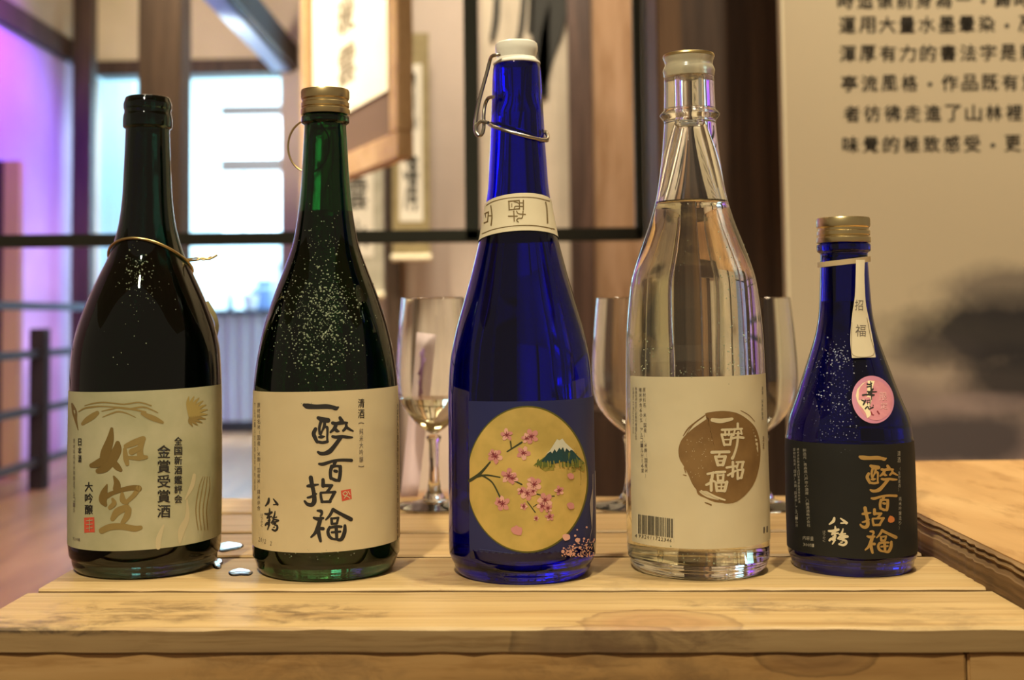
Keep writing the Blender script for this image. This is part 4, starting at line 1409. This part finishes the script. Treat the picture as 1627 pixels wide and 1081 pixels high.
SEAL = [[(393, 175, 38), (480, 185, 46), (592, 165, 30)],
        [(490, 275, 24), (592, 272, 24)], [(522, 280, 20), (524, 330, 20)], [(564, 280, 20), (560, 330, 20)], [(487, 322, 24), (515, 430, 24)], [(590, 318, 24), (572, 425, 24)], [(490, 325, 24), (590, 320, 20)], [(515, 375, 14), (575, 372, 14)], [(512, 425, 22), (575, 425, 22)],
        [(650, 212, 24), (650, 260, 24)], [(606, 270, 22), (692, 265, 22)], [(622, 272, 18), (608, 330, 20)], [(680, 272, 18), (690, 318, 20)], [(596, 362, 24), (650, 350, 24), (706, 356, 28)], [(655, 300, 26), (642, 430, 24), (612, 530, 26), (596, 562, 34)], [(630, 312, 14), (680, 312, 14)],
        [(388, 503, 32), (470, 500, 28), (562, 498, 30)], [(425, 548, 30), (450, 632, 30)], [(525, 545, 32), (500, 630, 32)], [(430, 548, 26), (520, 545, 26)], [(445, 590, 16), (505, 588, 16)], [(450, 632, 24), (500, 630, 24)], [(470, 505, 20), (455, 550, 20)],
        [(600, 600, 26), (602, 680, 26), (596, 745, 30)], [(538, 657, 24), (632, 642, 22)], [(550, 735, 22), (632, 688, 20)], [(636, 602, 20), (710, 600, 24)], [(705, 600, 26), (692, 655, 26)], [(658, 602, 18), (640, 660, 22)], [(648, 680, 22), (650, 772, 26)], [(650, 684, 20), (705, 676, 24)], [(705, 680, 26), (685, 762, 26)], [(650, 770, 22), (690, 757, 24)],
        [(345, 722, 24), (408, 708, 26)], [(395, 722, 30), (380, 800, 28), (333, 832, 26)], [(381, 780, 30), (382, 888, 30)], [(396, 790, 26), (424, 802, 20)], [(428, 706, 28), (520, 700, 26)], [(446, 732, 24), (452, 790, 24)], [(506, 727, 24), (500, 788, 24)], [(450, 735, 18), (505, 733, 18)], [(446, 790, 20), (505, 786, 20)],
        [(428, 815, 26), (440, 892, 30)], [(540, 803, 32), (518, 892, 32)], [(430, 812, 22), (540, 806, 22)], [(440, 890, 26), (520, 892, 28)], [(487, 810, 16), (482, 890, 16)], [(440, 850, 14), (525, 850, 14)]]
s.strokes(SEAL, 0, 1070, 640, 6.36, 3)
rr = random.Random(9)
for i in range(46):
    a, b = 60 + 330 * rr.random(), 330 + 430 * rr.random()
    if ((a - 420) / 340) ** 2 + ((b - 560) / 420) ** 2 < 0.9:
        s.poly(C4(disc(a, b, 2 + 4 * rr.random(), 2 + 3 * rr.random(), 6)), 0, 2)
s.column('原材料名 米（国産）、米麹（国産米）', 1023.2, 616, 760, 4.4, 2, 1, 0, 1027.0)
s.column('精米歩合60% アルコール分16度', 1017.2, 616, 752, 4.2, 2, 1, 0, 1021)
s.column('製造年月左記に記載内容量720', 1010.5, 615, 700, 3.0, 2, 1)
s.column('お酒は二十歳になってから', 1006.2, 615, 690, 2.2, 2, 1)
s.column('清酒 純米吟醸酒', 1211.5, 614, 668, 2.6, 2, 1)
s.column('清酒', 1213, 692, 715, 2.8, 1, 1)
# barcode
s.poly([(1012, 816), (1071, 823), (1071, 862), (1012, 855)], 4, 1)
x = 1014.0
while x < 1069.5:
    wd = rr.choice((0.5, 0.5, 0.9, 1.4, 1.0))
    y0 = 817.5 + (x - 1013) * 0.13
    s.poly([(x, y0), (x + wd, y0), (x + wd, y0 + 30.5), (x, y0 + 30.5)], 3, 2)
    x += wd + rr.choice((0.6, 0.6, 0.9, 1.4))
for i, ch in enumerate('4932011722346'):
    xx = 1010.5 + i * 4.45 + (1.5 if i else 0)
    s.char(ch, xx, 851.5 + i * 0.65, 3.2, 5.6, 3, 2, 0.12)
s.poly([(1213, 838), (1220, 836), (1220, 846), (1213, 848)], 2, 1)
s.build('label', [P_B4, SEALB, INK2, INK, mat('barcode_paper', (0.66, 0.58, 0.42), 0.7)], B4.o)
B4.drops([(1170, 440, 16, 40, 70, 0.5, 1.6), (1175, 560, 16, 20, 110, 0.4, 1.6), (1030, 560, 16, 20, 50, 0.5, 1.6), (1090, 590, 50, 5, 60, 0.4, 1.4), (1150, 380, 14, 30, 24, 0.5, 1.4), (1080, 420, 12, 40, 12, 0.5, 1.2), (1100, 888, 40, 6, 26, 0.6, 1.6)], DEW, 8)

# ================= bottle 5 : small cobalt
B5 = Bottle('small cobalt bottle with black label and pink round sticker, rightmost on the crate', 1354, 917, [
    (352, 35), (385, 35), (388, 41), (393, 42), (399, 41.4), (402, 37.5), (407, 36.8), (430, 37.7), (473, 39.7), (502, 42), (531, 47.6), (559, 56.2), (588, 66), (617, 76), (640, 84.5), (663, 93), (690, 97.5), (705, 98.9), (800, 99.5), (870, 99), (884, 95)])
B5.glass(BLUE2, SAKE, 480)
P_B5 = paper('black_label_paper', (0.006, 0.006, 0.005), (0.010, 0.010, 0.008), 20, 0.1, 30, 0.7)
GOLDI = mat('gold_ink', (0.50, 0.31, 0.10), 0.5, 0.35)
IVORY = mat('ivory_ink', (0.72, 0.62, 0.42), 0.6)
GREYI = mat('silver_grey_ink', (0.34, 0.31, 0.25), 0.6)
ORANGE = mat('orange_seal_ink', (0.58, 0.19, 0.05), 0.6)
s = B5.sheet()
B5.label(s, -1.5, 1.5, 706.5, 888, 0, 1354, tilt=-0.005)
for st in CALLI:
    s.strokes([[(1366.5 + (p[0] - 483.5) * 0.77, 727 + (p[1] - 645) * 0.705, p[2] * 0.80) for p in st]], 1, 0, 0, 1, 1)
for st in CRANE:
    s.strokes([[(1317.5 + (p[0] - 421.5) * 1.42, 823.5 + (p[1] - 792.5) * 0.84, p[2] * 1.15) for p in st]], 2, 0, 0, 1, 1)
s.poly(disc(1416, 825.5, 6, 5.6, 10, 0, 0.3, 3), 4, 1)
s.column('清酒', 1428.3, 716, 736, 5, 3, 1)
s.column('（生貯蔵酒）', 1429, 742, 782, 3.6, 3, 1)
s.column('純米吟醸造り）', 1430.2, 789, 843, 4.2, 3, 1)
s.column('原材料名米（国産）米麹（国産米）アルコール分', 1261.8, 712, 838, 3.8, 3, 1, 0.0, 1266)
s.column('精米歩合製造年月日本酒度酸度保存方法', 1267.8, 712, 800, 3.4, 3, 1, 0.0, 1270)
s.column('製造元、青森県八戸市の酒蔵、八鶴清酒株式会社', 1278.0, 713, 838, 5.4, 3, 1, 0.0, 1285)
for i, ch in enumerate('内容量'):
    s.char(ch, 1278 + i * 6, 855 + i * 0.6, 5.2, 6.4, 3, 1)
for i, ch in enumerate('300ml'):
    s.char(ch, 1277.5 + i * 3.6, 865.5 + i * 0.4, 3, 5.2, 3, 1)
s.column('はっかく', 1309.5, 843, 862, 4.2, 3, 1)
b5l = s.build('label', [P_B5, GOLDI, IVORY, GREYI, ORANGE], B5.o)
b5l['label'] = 'black paper label with gold brush writing'
# pink sticker
PINKS = mottled('sticker_pink', (0.56, 0.20, 0.25), (0.66, 0.27, 0.31), 120, 0.45)
PINKD = mat('sticker_rose', (0.55, 0.22, 0.32), 0.45)
PALE = mat('sticker_cream', (0.80, 0.66, 0.42), 0.5)
PINKT = mat('sticker_blush', (0.74, 0.40, 0.40), 0.5)
s = B5.sheet()
s.fan(disc(1387, 635.2, 33.2, 38.2, 48, -0.25), 1, 2, 5)
s.fan(disc(1390, 636, 27.5, 32.5, 40, -0.25), 0, 3, 5)
CS = lambda pts: [(1350 + p[0] / 10.81, 590 + p[1] / 10.81) for p in pts]
s.poly(CS([(430, 170), (330, 160), (220, 210), (130, 310), (105, 420), (130, 520), (200, 500), (330, 420), (390, 300)]), 2, 4)
s.poly(CS([(130, 520), (160, 570), (225, 645), (280, 730), (300, 808), (350, 775), (372, 720), (330, 660), (360, 560), (390, 450), (330, 420), (200, 500)]), 2, 4)
s.strokes([[(302, 220, 26), (345, 228, 26), (382, 205, 16)], [(360, 178, 16), (368, 240, 24)], [(300, 270, 20), (372, 258, 24)], [(365, 260, 22), (375, 360, 26), (375, 490, 12)], [(305, 350, 24), (380, 355, 26), (462, 352, 18)], [(225, 412, 32), (290, 402, 26), (420, 408, 26)], [(330, 375, 30), (402, 305, 26)], [(340, 360, 36), (400, 420, 20)],
           [(205, 495, 18), (262, 522, 30)], [(275, 500, 26), (235, 575, 28)], [(300, 500, 12), (352, 495, 12)], [(352, 490, 14), (348, 565, 14)], [(300, 505, 12), (310, 570, 12)], [(300, 535, 10), (350, 530, 10)], [(268, 645, 24), (310, 605, 20), (330, 650, 20), (400, 620, 24)], [(345, 600, 16), (352, 612, 16)], [(400, 580, 14), (406, 590, 14)]], 3, 1350, 590, 10.81, 5)
s.strokes([[(368, 700, 22), (385, 740, 26), (412, 752, 14)], [(478, 690, 26), (508, 732, 20)]], 4, 1350, 590, 10.81, 5)
s.char('限', 1403.5, 630, 11, 13, 5, 5, 0.0, 0.01)
s.char('定', 1404.5, 645, 10.5, 11, 5, 5, 0.0, 0.01)
st5 = s.build('sticker', [PINKS, PINKD, PALE, INK, MAROON, PINKT], B5.o)
st5['label'] = 'pink oval sticker with cream crescent'
screw_cap(B5, 346, 386, 42, mat('cap_pale_gold', (0.70, 0.55, 0.28), 0.28, 1.0))
# rubber band and hanging paper tag
zr5 = B5.ringfit([(1304.5, 421), (1338, 417), (1374, 412.5)])
bm = bmesh.new()
n = 56
ra, rb_ = [], []
for i in range(n):
    t = 2 * math.pi * i / n
    z = zr5(t)
    hh = 4.2 * B5.k
    ra.append((bm.verts.new(B5.pol(t, z - hh, 0.0003)), bm.verts.new(B5.pol(t, z - hh, 0.0015)), bm.verts.new(B5.pol(t, z + hh, 0.0015)), bm.verts.new(B5.pol(t, z + hh, 0.0003))))
for i in range(n):
    p, q = ra[i], ra[(i + 1) % n]
    for k in range(4):
        bm.faces.new((p[k], q[k], q[(k + 1) % 4], p[(k + 1) % 4])).smooth = True
from_bm(bm, 'rubber_band', mat('tan_rubber', (0.52, 0.39, 0.22), 0.6), B5.o, smooth=True, angle=40)
TAGL = [(1360.0, 413), (1359.5, 440), (1358.2, 471), (1353.5, 504), (1351.0, 540), (1353.6, 569)]
TAGR = [(1374.2, 413), (1373.5, 440), (1375.5, 480), (1380.0, 504), (1386.0, 535), (1391.5, 568)]


def tag_place(x, y, l):
    f = min(1, max(0, (y - 413) / 156))
    return B5.place(x, y, l, 0.0016 + 0.0022 * math.sin(f * math.pi * 0.9) + 0.0015 * (1 - f))


s = Sheet(tag_place)
cl, cr = catmull(TAGL, 5), catmull(TAGR, 5)
m_ = min(len(cl), len(cr))


def tagfn(u, v):
    i = min(int(v * (m_ - 1) + 0.5), m_ - 1)
    a, b = cl[i], cr[i]
    return tag_place(a[0] + (b[0] - a[0]) * u, a[1] + (b[1] - a[1]) * u, 0)


s.grid(tagfn, 6, m_ - 1, 0)
s.strokes([[(1353.6, 512, 0.7), (1353.3, 540, 0.7), (1356, 565, 0.7), (1388, 564, 0.7), (1383, 535, 0.7), (1377.5, 505, 0.7)]], 1, 0, 0, 1, 1)
s.char('福', 1367.5, 525.5, 16.5, 19, 2, 1, 0.03)
s.char('招', 1365.0, 485, 13, 17, 2, 1, 0.03)
s.build('paper_tag', [P_BAND, BRINK, INK2], B5.o)
B5.drops([(1335, 568, 14, 14, 80, 0.4, 1.5), (1312, 620, 20, 25, 70, 0.4, 1.4), (1336, 660, 14, 18, 60, 0.4, 1.3), (1330, 690, 22, 8, 24, 0.4, 1.2), (1325, 630, 30, 45, 160, 0.25, 0.7)], mat('dew_blue', (0.75, 0.80, 0.95), 0.12, trans=0.55, ior=1.33, spec=0.8), 6)


# ------------------------------------------------------------------ wine glasses
def wine_glass(px, base_y, label, bowl, fill=None):
    """bowl = [(y, half width)] in pixels from the rim down"""
    P = at_z(px, base_y, 0.0)
    o = empty('wine_glass', P, label, 'glass', 'tasting glasses at the back of the crate')
    k = (Vector(P) - CAM).dot(FWD) / F
    dv = Vector((P.x - CAM.x, P.y - CAM.y, 0)).normalized()

    def zo(y):
        d = ray(px, y)
        return CAM.z + d.z * ((P - CAM).dot(dv) / d.dot(dv))
    pts = [(zo(y), hw * k) for y, hw in bowl][::-1]
    outer = [(r, z) for z, r in catmull(pts, 4)]
    outer[0] = (0.003, outer[0][1])
    t = 0.0011
    inner = [(max(r - t, 0.0), z + (0.0016 if i < 3 else 0)) for i, (r, z) in enumerate(outer)]
    zb = outer[0][1]
    prof = [(0, zb - 0.0005)] + outer + [(outer[-1][0] - t * 0.5, outer[-1][1] + 0.0005)] + inner[::-1][:-1] + [(0, zb + 0.0022)]
    lathe('bowl', prof, CLEAR, o, 56, 40)
    zs0 = 0.010
    lathe('stem', [(0, zs0 - 0.004), (0.009, zs0 - 0.003), (0.0055, zs0 + 0.003), (0.0042, zs0 + 0.012), (0.0036, (zs0 + zb) / 2), (0.0042, zb - 0.008), (0.006, zb - 0.0028), (0.004, zb - 0.001), (0, zb - 0.0008)], CLEAR, o, 40, 40)
    rf = 0.031
    lathe('foot', [(0, 0.0012), (rf * 0.85, 0.0004), (rf, 0.0008), (rf, 0.0016), (rf * 0.6, 0.0034), (0.010, 0.0058), (0, 0.0060)], CLEAR, o, 56, 40)
    if fill:
        zf = zo(fill)
        lq = [(0, zb + 0.0024)] + [(r + 0.0001, z) for r, z in inner[1:] if z < zf]
        rl = lq[-1][0]
        lq += [(rl + 0.0002, zf), (0, zf)]
        lathe('sake', lq, SAKE, o, 56, 40)
    return o


BOWL = [(474, 50), (500, 52.5), (540, 56), (580, 58.5), (610, 58.5), (635, 54), (655, 43), (672, 28), (684, 13), (689, 5)]
g1 = wine_glass(690, 806, 'wine glass with sake between the green bottle and the tall blue bottle', BOWL, 632)
g2 = wine_glass(1003, 806, 'empty wine glass between the tall blue bottle and the clear bottle', BOWL)
g3 = wine_glass(1212, 806, 'empty wine glass between the clear bottle and the small blue bottle', BOWL)
# paper slip seen through the first glass
Y0 = g1.location.y + 0.055
sa, sb = at_y(656, 640, Y0), at_y(688, 530, Y0)
bm = bmesh.new()
slip = [at_y(651, 640, Y0), at_y(679, 640, Y0), at_y(693, 532, Y0), at_y(660, 528, Y0)]
bot = [Vector((p.x, Y0, 0.0005)) for p in (at_y(636, 790, Y0), at_y(664, 790, Y0))]
o0 = (bot[0] + bot[1]) / 2
prev = None
top = [slip[3], slip[2]]
N = 12
rows = []
for j in range(N + 1):
    v = j / N
    rows.append([bm.verts.new(bot[i] + (top[i] - bot[i]) * v - o0 + Vector((0, 0.006 * math.sin(v * 3), 0))) for i in (0, 1)])
for a, b in zip(rows, rows[1:]):
    bm.faces.new((a[0], a[1], b[1], b[0])).smooth = True
so_ = Sheet(lambda x, y, l: bot[0] + (bot[1] - bot[0]) * x + (top[0] - bot[0]) * y - o0 + Vector((0, 0.006 * math.sin(y * 3) - 0.0006, 0)))
so_.bm.free()
so_.bm = bm
for f in bm.faces:
    f.material_index = 0
for (x0, y0), (x1, y1), wd in (((0.35, 0.88), (0.6, 0.80), 0.05), ((0.65, 0.84), (0.35, 0.74), 0.05), ((0.4, 0.70), (0.62, 0.62), 0.045), ((0.5, 0.9), (0.5, 0.6), 0.04)):
    so_.poly([(x0 - 0.08, y0), (x0 + 0.08, y0), (x1 + 0.08, y1), (x1 - 0.08, y1)], 1, 1)
slip_o = so_.build('paper_slip', [mat('pink_paper', (0.74, 0.56, 0.60), 0.7), mat('violet_ink', (0.38, 0.20, 0.46), 0.7)])
slip_o.location = o0
slip_o.modifiers.new('thickness', 'SOLIDIFY').thickness = 0.0003
tag(slip_o, 'pale pink paper slip with violet marks standing behind the left wine glass', 'paper')


# ------------------------------------------------------------------ spilled water on the planks
def puddle(px, py, rx, ry, label, seed, rot=0.0):
    c = at_z(px, py, 0.0)
    a = at_z(px + rx, py, 0.0) - c
    b = at_z(px, py - ry, 0.0) - c
    bm = bmesh.new()
    rr = random.Random(seed)
    n = 30
    ph = rr.random() * 6
    rings = []
    for k, (s_, z) in enumerate(((1.0, 0.00005), (0.97, 0.0003), (0.85, 0.00045), (0.4, 0.0005))):
        ring = []
        for i in range(n):
            t = 2 * math.pi * i / n
            w_ = 1 + 0.16 * math.sin(2 * t + ph) + 0.10 * math.sin(3 * t + 2 * ph) + 0.05 * math.sin(5 * t)
            p = a * (math.cos(t + rot) * w_ * s_) + b * (math.sin(t + rot) * w_ * s_)
            ring.append(bm.verts.new((p.x, p.y, z)))
        rings.append(ring)
    for p, q in zip(rings, rings[1:]):
        for i in range(n):
            bm.faces.new((p[i], p[(i + 1) % n], q[(i + 1) % n], q[i]))
    bm.faces.new(rings[-1])
    bm.faces.new(rings[0][::-1])
    o = from_bm(bm, 'water_puddle', WATER, None, smooth=True, angle=60)
    o.location = (c.x, c.y, 0.0)
    tag(o, label, 'puddle', 'water puddles on the crate')


puddle(364, 869, 19, 8.5, 'long water puddle on the second plank, right of the leftmost bottle', 1)
puddle(346, 896.5, 9, 7.5, 'small round water puddle touching the right base of the leftmost bottle', 2)
puddle(382, 910, 17, 7, 'curved water puddle on the plank at the left base of the green bottle', 3)


# ------------------------------------------------------------------ the exhibition panel at the right
YP = 1.02
d0 = at_y(1250, 250, YP)
pw = 0.95
sg = empty('exhibition_panel', (d0.x, YP, FLOOR), 'large beige exhibition panel with black text and ink mountains at the right', 'panel')
SIGN = mat('sign_print', (0.62, 0.52, 0.36), 0.6)
t = NT(SIGN)
tc = t.n('ShaderNodeTexCoord')
sep = t.n('ShaderNodeSeparateXYZ')
t.l(tc.outputs['Object'], sep.inputs[0])
na = t.n('ShaderNodeTexNoise', Scale=7.0, Detail=6.0, Roughness=0.65)
t.l(tc.outputs['Object'], na.inputs['Vector'])
nb = t.n('ShaderNodeTexNoise', Scale=2.5, Detail=3.0, Roughness=0.5)
t.l(tc.outputs['Object'], nb.inputs['Vector'])
# painted haze: mauve wash low down, dark ink mountain rising to the right (all in panel coordinates)
zr_ = t.math('SUBTRACT', sep.outputs['Z'], -FLOOR)
hz = t.math('ADD', t.math('MULTIPLY', zr_, -6.0), t.math('MULTIPLY', nb.outputs[0], 1.6))
hz_f = t.ramp(hz, [(0.0, (0, 0, 0)), (0.45, (0.55, 0.55, 0.55)), (0.95, (1, 1, 1))])
base = t.mix(t.math('ADD', t.math('MULTIPLY', na.outputs[0], 0.25), 0.0), (0.60, 0.49, 0.33), (0.52, 0.42, 0.29))
base = t.mix(hz_f, base, (0.33, 0.235, 0.21))
SIGN['_'] = 0
base_socket = base


def sign_xy(px, py):
    p = at_y(px, py, YP)
    return (p.x - d0.x, p.z - FLOOR)


def ink(cx, cy, rx, ry, amt, colr, d=1.1):
    global base_socket
    x, z = sign_xy(cx, cy)
    k = (YP - CAM.y) / F
    a = t.math('DIVIDE', t.math('SUBTRACT', sep.outputs['X'], x), rx * k)
    b = t.math('DIVIDE', t.math('SUBTRACT', sep.outputs['Z'], z), ry * k)
    e = t.math('SQRT', t.math('ADD', t.math('MULTIPLY', a, a), t.math('MULTIPLY', b, b)))
    e = t.math('ADD', e, t.math('MULTIPLY', t.math('SUBTRACT', na.outputs[0], 0.5), d))
    f = t.ramp(e, [(0.45, (1, 1, 1)), (1.05, (0, 0, 0))])
    base_socket = t.mix(t.math('MULTIPLY', f, amt), base_socket, colr)


ink(1640, 470, 190, 60, 0.7, (0.09, 0.07, 0.07))
ink(1590, 530, 210, 70, 0.95, (0.018, 0.016, 0.020))
ink(1640, 600, 150, 60, 0.9, (0.020, 0.018, 0.022))
ink(1480, 560, 90, 40, 0.55, (0.07, 0.055, 0.055))
ink(1500, 700, 200, 55, 0.85, (0.06, 0.05, 0.055))
ink(1420, 640, 120, 50, 0.35, (0.12, 0.085, 0.085))
ink(1560, 640, 120, 20, 0.4, (0.40, 0.29, 0.27))
t.l(base_socket, t.b.inputs['Base Color'])
del SIGN['_']
bm = bmesh.new()
add_box(bm, 0.0, pw, 0.0, 0.02, 0.25, CEIL - 0.15 - FLOOR)
s = Sheet(lambda x, y, l: at_y(x, y, YP) - sg.location + Vector((0, -0.0004 * l, 0)))
s.bm.free()
s.bm = bm
rows = [('時追懷前身為一，歸時', 1330, 1, 31.2), ('運用大量水墨暈染、及', 1333, 40, 31.6), ('渾厚有力的書法字是貼', 1333.5, 85.5, 31.9), ('亭流風格，作品既有意', 1336, 133, 31.9), ('者彷彿走進了山林裡，', 1340, 181, 32.2), ('味覺的極致感受，更是', 1338, 230, 32.2)]
for txt, x0, yc, stp in rows:
    for i, ch in enumerate(txt):
        if ch in '，、':
            s.poly(disc(x0 + 14 + i * stp, yc + 1, 4.0, 3.6, 10), 1, 1)
        else:
            s.char(ch, x0 + 13.5 + i * stp, yc - i * 0.25, 25.5, 26.5, 1, 1, -0.008, 0.022)
s.build('printed_board', [SIGN, mat('sign_ink', (0.030, 0.026, 0.022), 0.7)], sg)
bx = box('edge_strip', -0.0035, 0.0, -0.001, 0.021, 0.25, CEIL - 0.15 - FLOOR, mat('board_edge', (0.80, 0.70, 0.50), 0.5), sg)
for x in (0.10, pw - 0.12):
    box('stand_post', x, x + 0.03, 0.02, 0.05, 0.0, CEIL - 0.3 - FLOOR, black_metal, sg, bevel=0.002)


# ------------------------------------------------------------------ framed calligraphy (turned away from us) and scrolls
ang = math.atan2(-0.3885 + 0.035, 1.0)
pn = at_y(632, 250, 1.92)            # near lower corner
fa = empty('picture_frame', pn, 'tall pale wooden frame with cream calligraphy paper above the green bottle', 'picture')
# local axes : +x runs away from us along the picture, +y is its back
ex = Vector((-0.40, 0.916, 0)).normalized()
ey = Vector((0.916, 0.40, 0)).normalized()
Mf = Matrix(((ex.x, ey.x, 0, pn.x), (ex.y, ey.y, 0, pn.y), (0, 0, 1, pn.z), (0, 0, 0, 1)))
fa.matrix_world = Mf
fr_wood = wood('frame_wood', (0.42, 0.27, 0.13), (0.55, 0.37, 0.19), (0.62, 0.44, 0.24), 0.5, (6, 40, 6))
L, Hf, rw, dp = 0.80, 1.02, 0.055, 0.034
bm = bmesh.new()
add_box(bm, 0, L, 0, dp, 0, rw)
add_box(bm, 0, L, 0, dp, Hf - rw, Hf)
add_box(bm, 0, rw, 0, dp, rw, Hf - rw)
add_box(bm, L - rw, L, 0, dp, rw, Hf - rw)
from_bm(bm, 'frame', fr_wood, fa, bevel=0.002)
box('mat_board', rw, L - rw, dp * 0.45, dp * 0.9, rw, Hf - rw, mat('mat_brown', (0.14, 0.085, 0.06), 0.8), fa)
PAPW = mottled('calligraphy_paper', (0.86, 0.80, 0.64), (0.92, 0.86, 0.70), 6, 0.8)
bm = bmesh.new()
px0, px1, pz0, pz1 = rw + 0.045, L - rw - 0.03, rw + 0.10, Hf - rw - 0.06
add_box(bm, px0, px1, dp * 0.33, dp * 0.44, pz0, pz1)
s = Sheet(lambda x, y, l: Vector((px1 + (px0 - px1) * x, dp * 0.33 - 0.0006 * l, pz1 + (pz0 - pz1) * y)))
s.bm.free(); s.bm = bm
for i, ch in enumerate('山水暖雲'):
    s.char(ch, 0.50, 0.37 + i * 0.16, 0.24, 0.125, 1, 1, 0, 0.035)
s.build('calligraphy_paper', [PAPW, mat('faded_ink', (0.34, 0.28, 0.20), 0.8)], fa)
for x in (0.15, L - 0.15):
    tube('cord', [(x, dp, Hf - 0.002), (x, dp, CEIL - pn.z)], 0.0025, black_metal, fa, 8)


def scroll(xl, xr, yt, yb, Y, label, silk, marks, bar=True):
    a, b = at_y(xl, yb, Y), at_y(xr, yt, Y)
    o = empty('hanging_scroll', ((a.x + b.x) / 2, Y, a.z), label, 'scroll', 'scrolls on the beige wall')
    hw_ = (b.x - a.x) / 2
    h_ = b.z - a.z
    box('silk_border', -hw_, hw_, 0, 0.006, 0, h_, silk, o)
    bm = bmesh.new()
    add_box(bm, -hw_ * 0.62, hw_ * 0.62, -0.003, 0.0, h_ * 0.16, h_ * 0.86)
    s = Sheet(lambda x, y, l: Vector((hw_ * 0.62 * x, -0.003 - 0.0006 * l, h_ * (0.86 - 0.70 * y))))
    s.bm.free(); s.bm = bm
    for i, ch in enumerate(marks):
        s.char(ch, 0.0, (i + 0.5) / len(marks), 1.3, 0.75 / len(marks), 1, 1, 0, 0.03)
    s.build('paper', [mat('scroll_paper', (0.74, 0.70, 0.58), 0.8), mat('scroll_ink', (0.07, 0.07, 0.055), 0.8)], o)
    rl_ = bmesh.new()
    add_tube(rl_, [(-hw_ - 0.004, -0.004, 0.0), (hw_ + 0.004, -0.004, 0.0)], 0.012, 14)
    from_bm(rl_, 'roller', mat('roller_ivory', (0.82, 0.74, 0.52), 0.4), o, smooth=True, angle=40)
    tube('cord', [(0, 0.003, h_ - 0.002), (0, 0.003, CEIL - a.z)], 0.002, black_metal, o, 8)
    return o


SILK1 = mottled('olive_silk', (0.24, 0.19, 0.085), (0.31, 0.25, 0.12), 30, 0.7)
SILK2 = mottled('grey_silk', (0.38, 0.36, 0.27), (0.48, 0.46, 0.36), 25, 0.7)
scroll(624, 681, 52, 410, 3.60, 'narrow scroll with olive silk border right of the wooden picture frame', SILK1, '風清')
scroll(528, 607, 90, 470, 3.66, 'wide grey-bordered scroll hanging below the wooden picture frame', SILK2, '古月雲水')
pa, pb = at_y(613, 300, 3.70), at_y(634, 300, 3.70)
struct(box('trim_4', pa.x, pb.x, 3.69, YM, FLOOR, CEIL, post_wood, bevel=0.002), 'slim dark wooden batten on the beige wall between the two scrolls', 'trim')
# dark ink banner behind the stopper of the tall blue bottle
pa, pb = at_y(765, 160, 3.5), at_y(912, 160, 3.5)
bn = empty('ink_banner', ((pa.x + pb.x) / 2, 3.5, at_y(800, 620, 3.5).z), 'beige cloth banner with long dark ink strokes behind the blue bottle', 'banner')
hw_ = (pb.x - pa.x) / 2
bm = bmesh.new()
N = 24
rows = [[bm.verts.new((-hw_ + 2 * hw_ * i / N, 0.006 * math.sin(i * 0.9), z)) for i in range(N + 1)] for z in (0.0, CEIL - bn.location.z)]
for i in range(N):
    bm.faces.new((rows[0][i], rows[0][i + 1], rows[1][i + 1], rows[1][i])).smooth = True
s = Sheet(lambda x, y, l: at_y(x, y, 3.49) - bn.location + Vector((0, -0.0008 * l, 0)))
s.bm.free(); s.bm = bm
s.strokes([[(791, -40, 9), (788, 30, 11), (782, 62, 8)], [(835, -40, 8), (829, 40, 10), (822, 66, 6)], [(862, -60, 30), (858, 40, 30), (862, 90, 22), (866, 150, 10)], [(900, -40, 24), (880, 40, 34), (868, 90, 26), (858, 150, 14)], [(846, -30, 8), (842, 50, 8)]], 1, 0, 0, 1, 2)
bnr = s.build('cloth', [mottled('banner_cloth', (0.48, 0.41, 0.31), (0.58, 0.50, 0.38), 5, 0.85), mat('banner_ink', (0.035, 0.034, 0.028), 0.8)], bn)
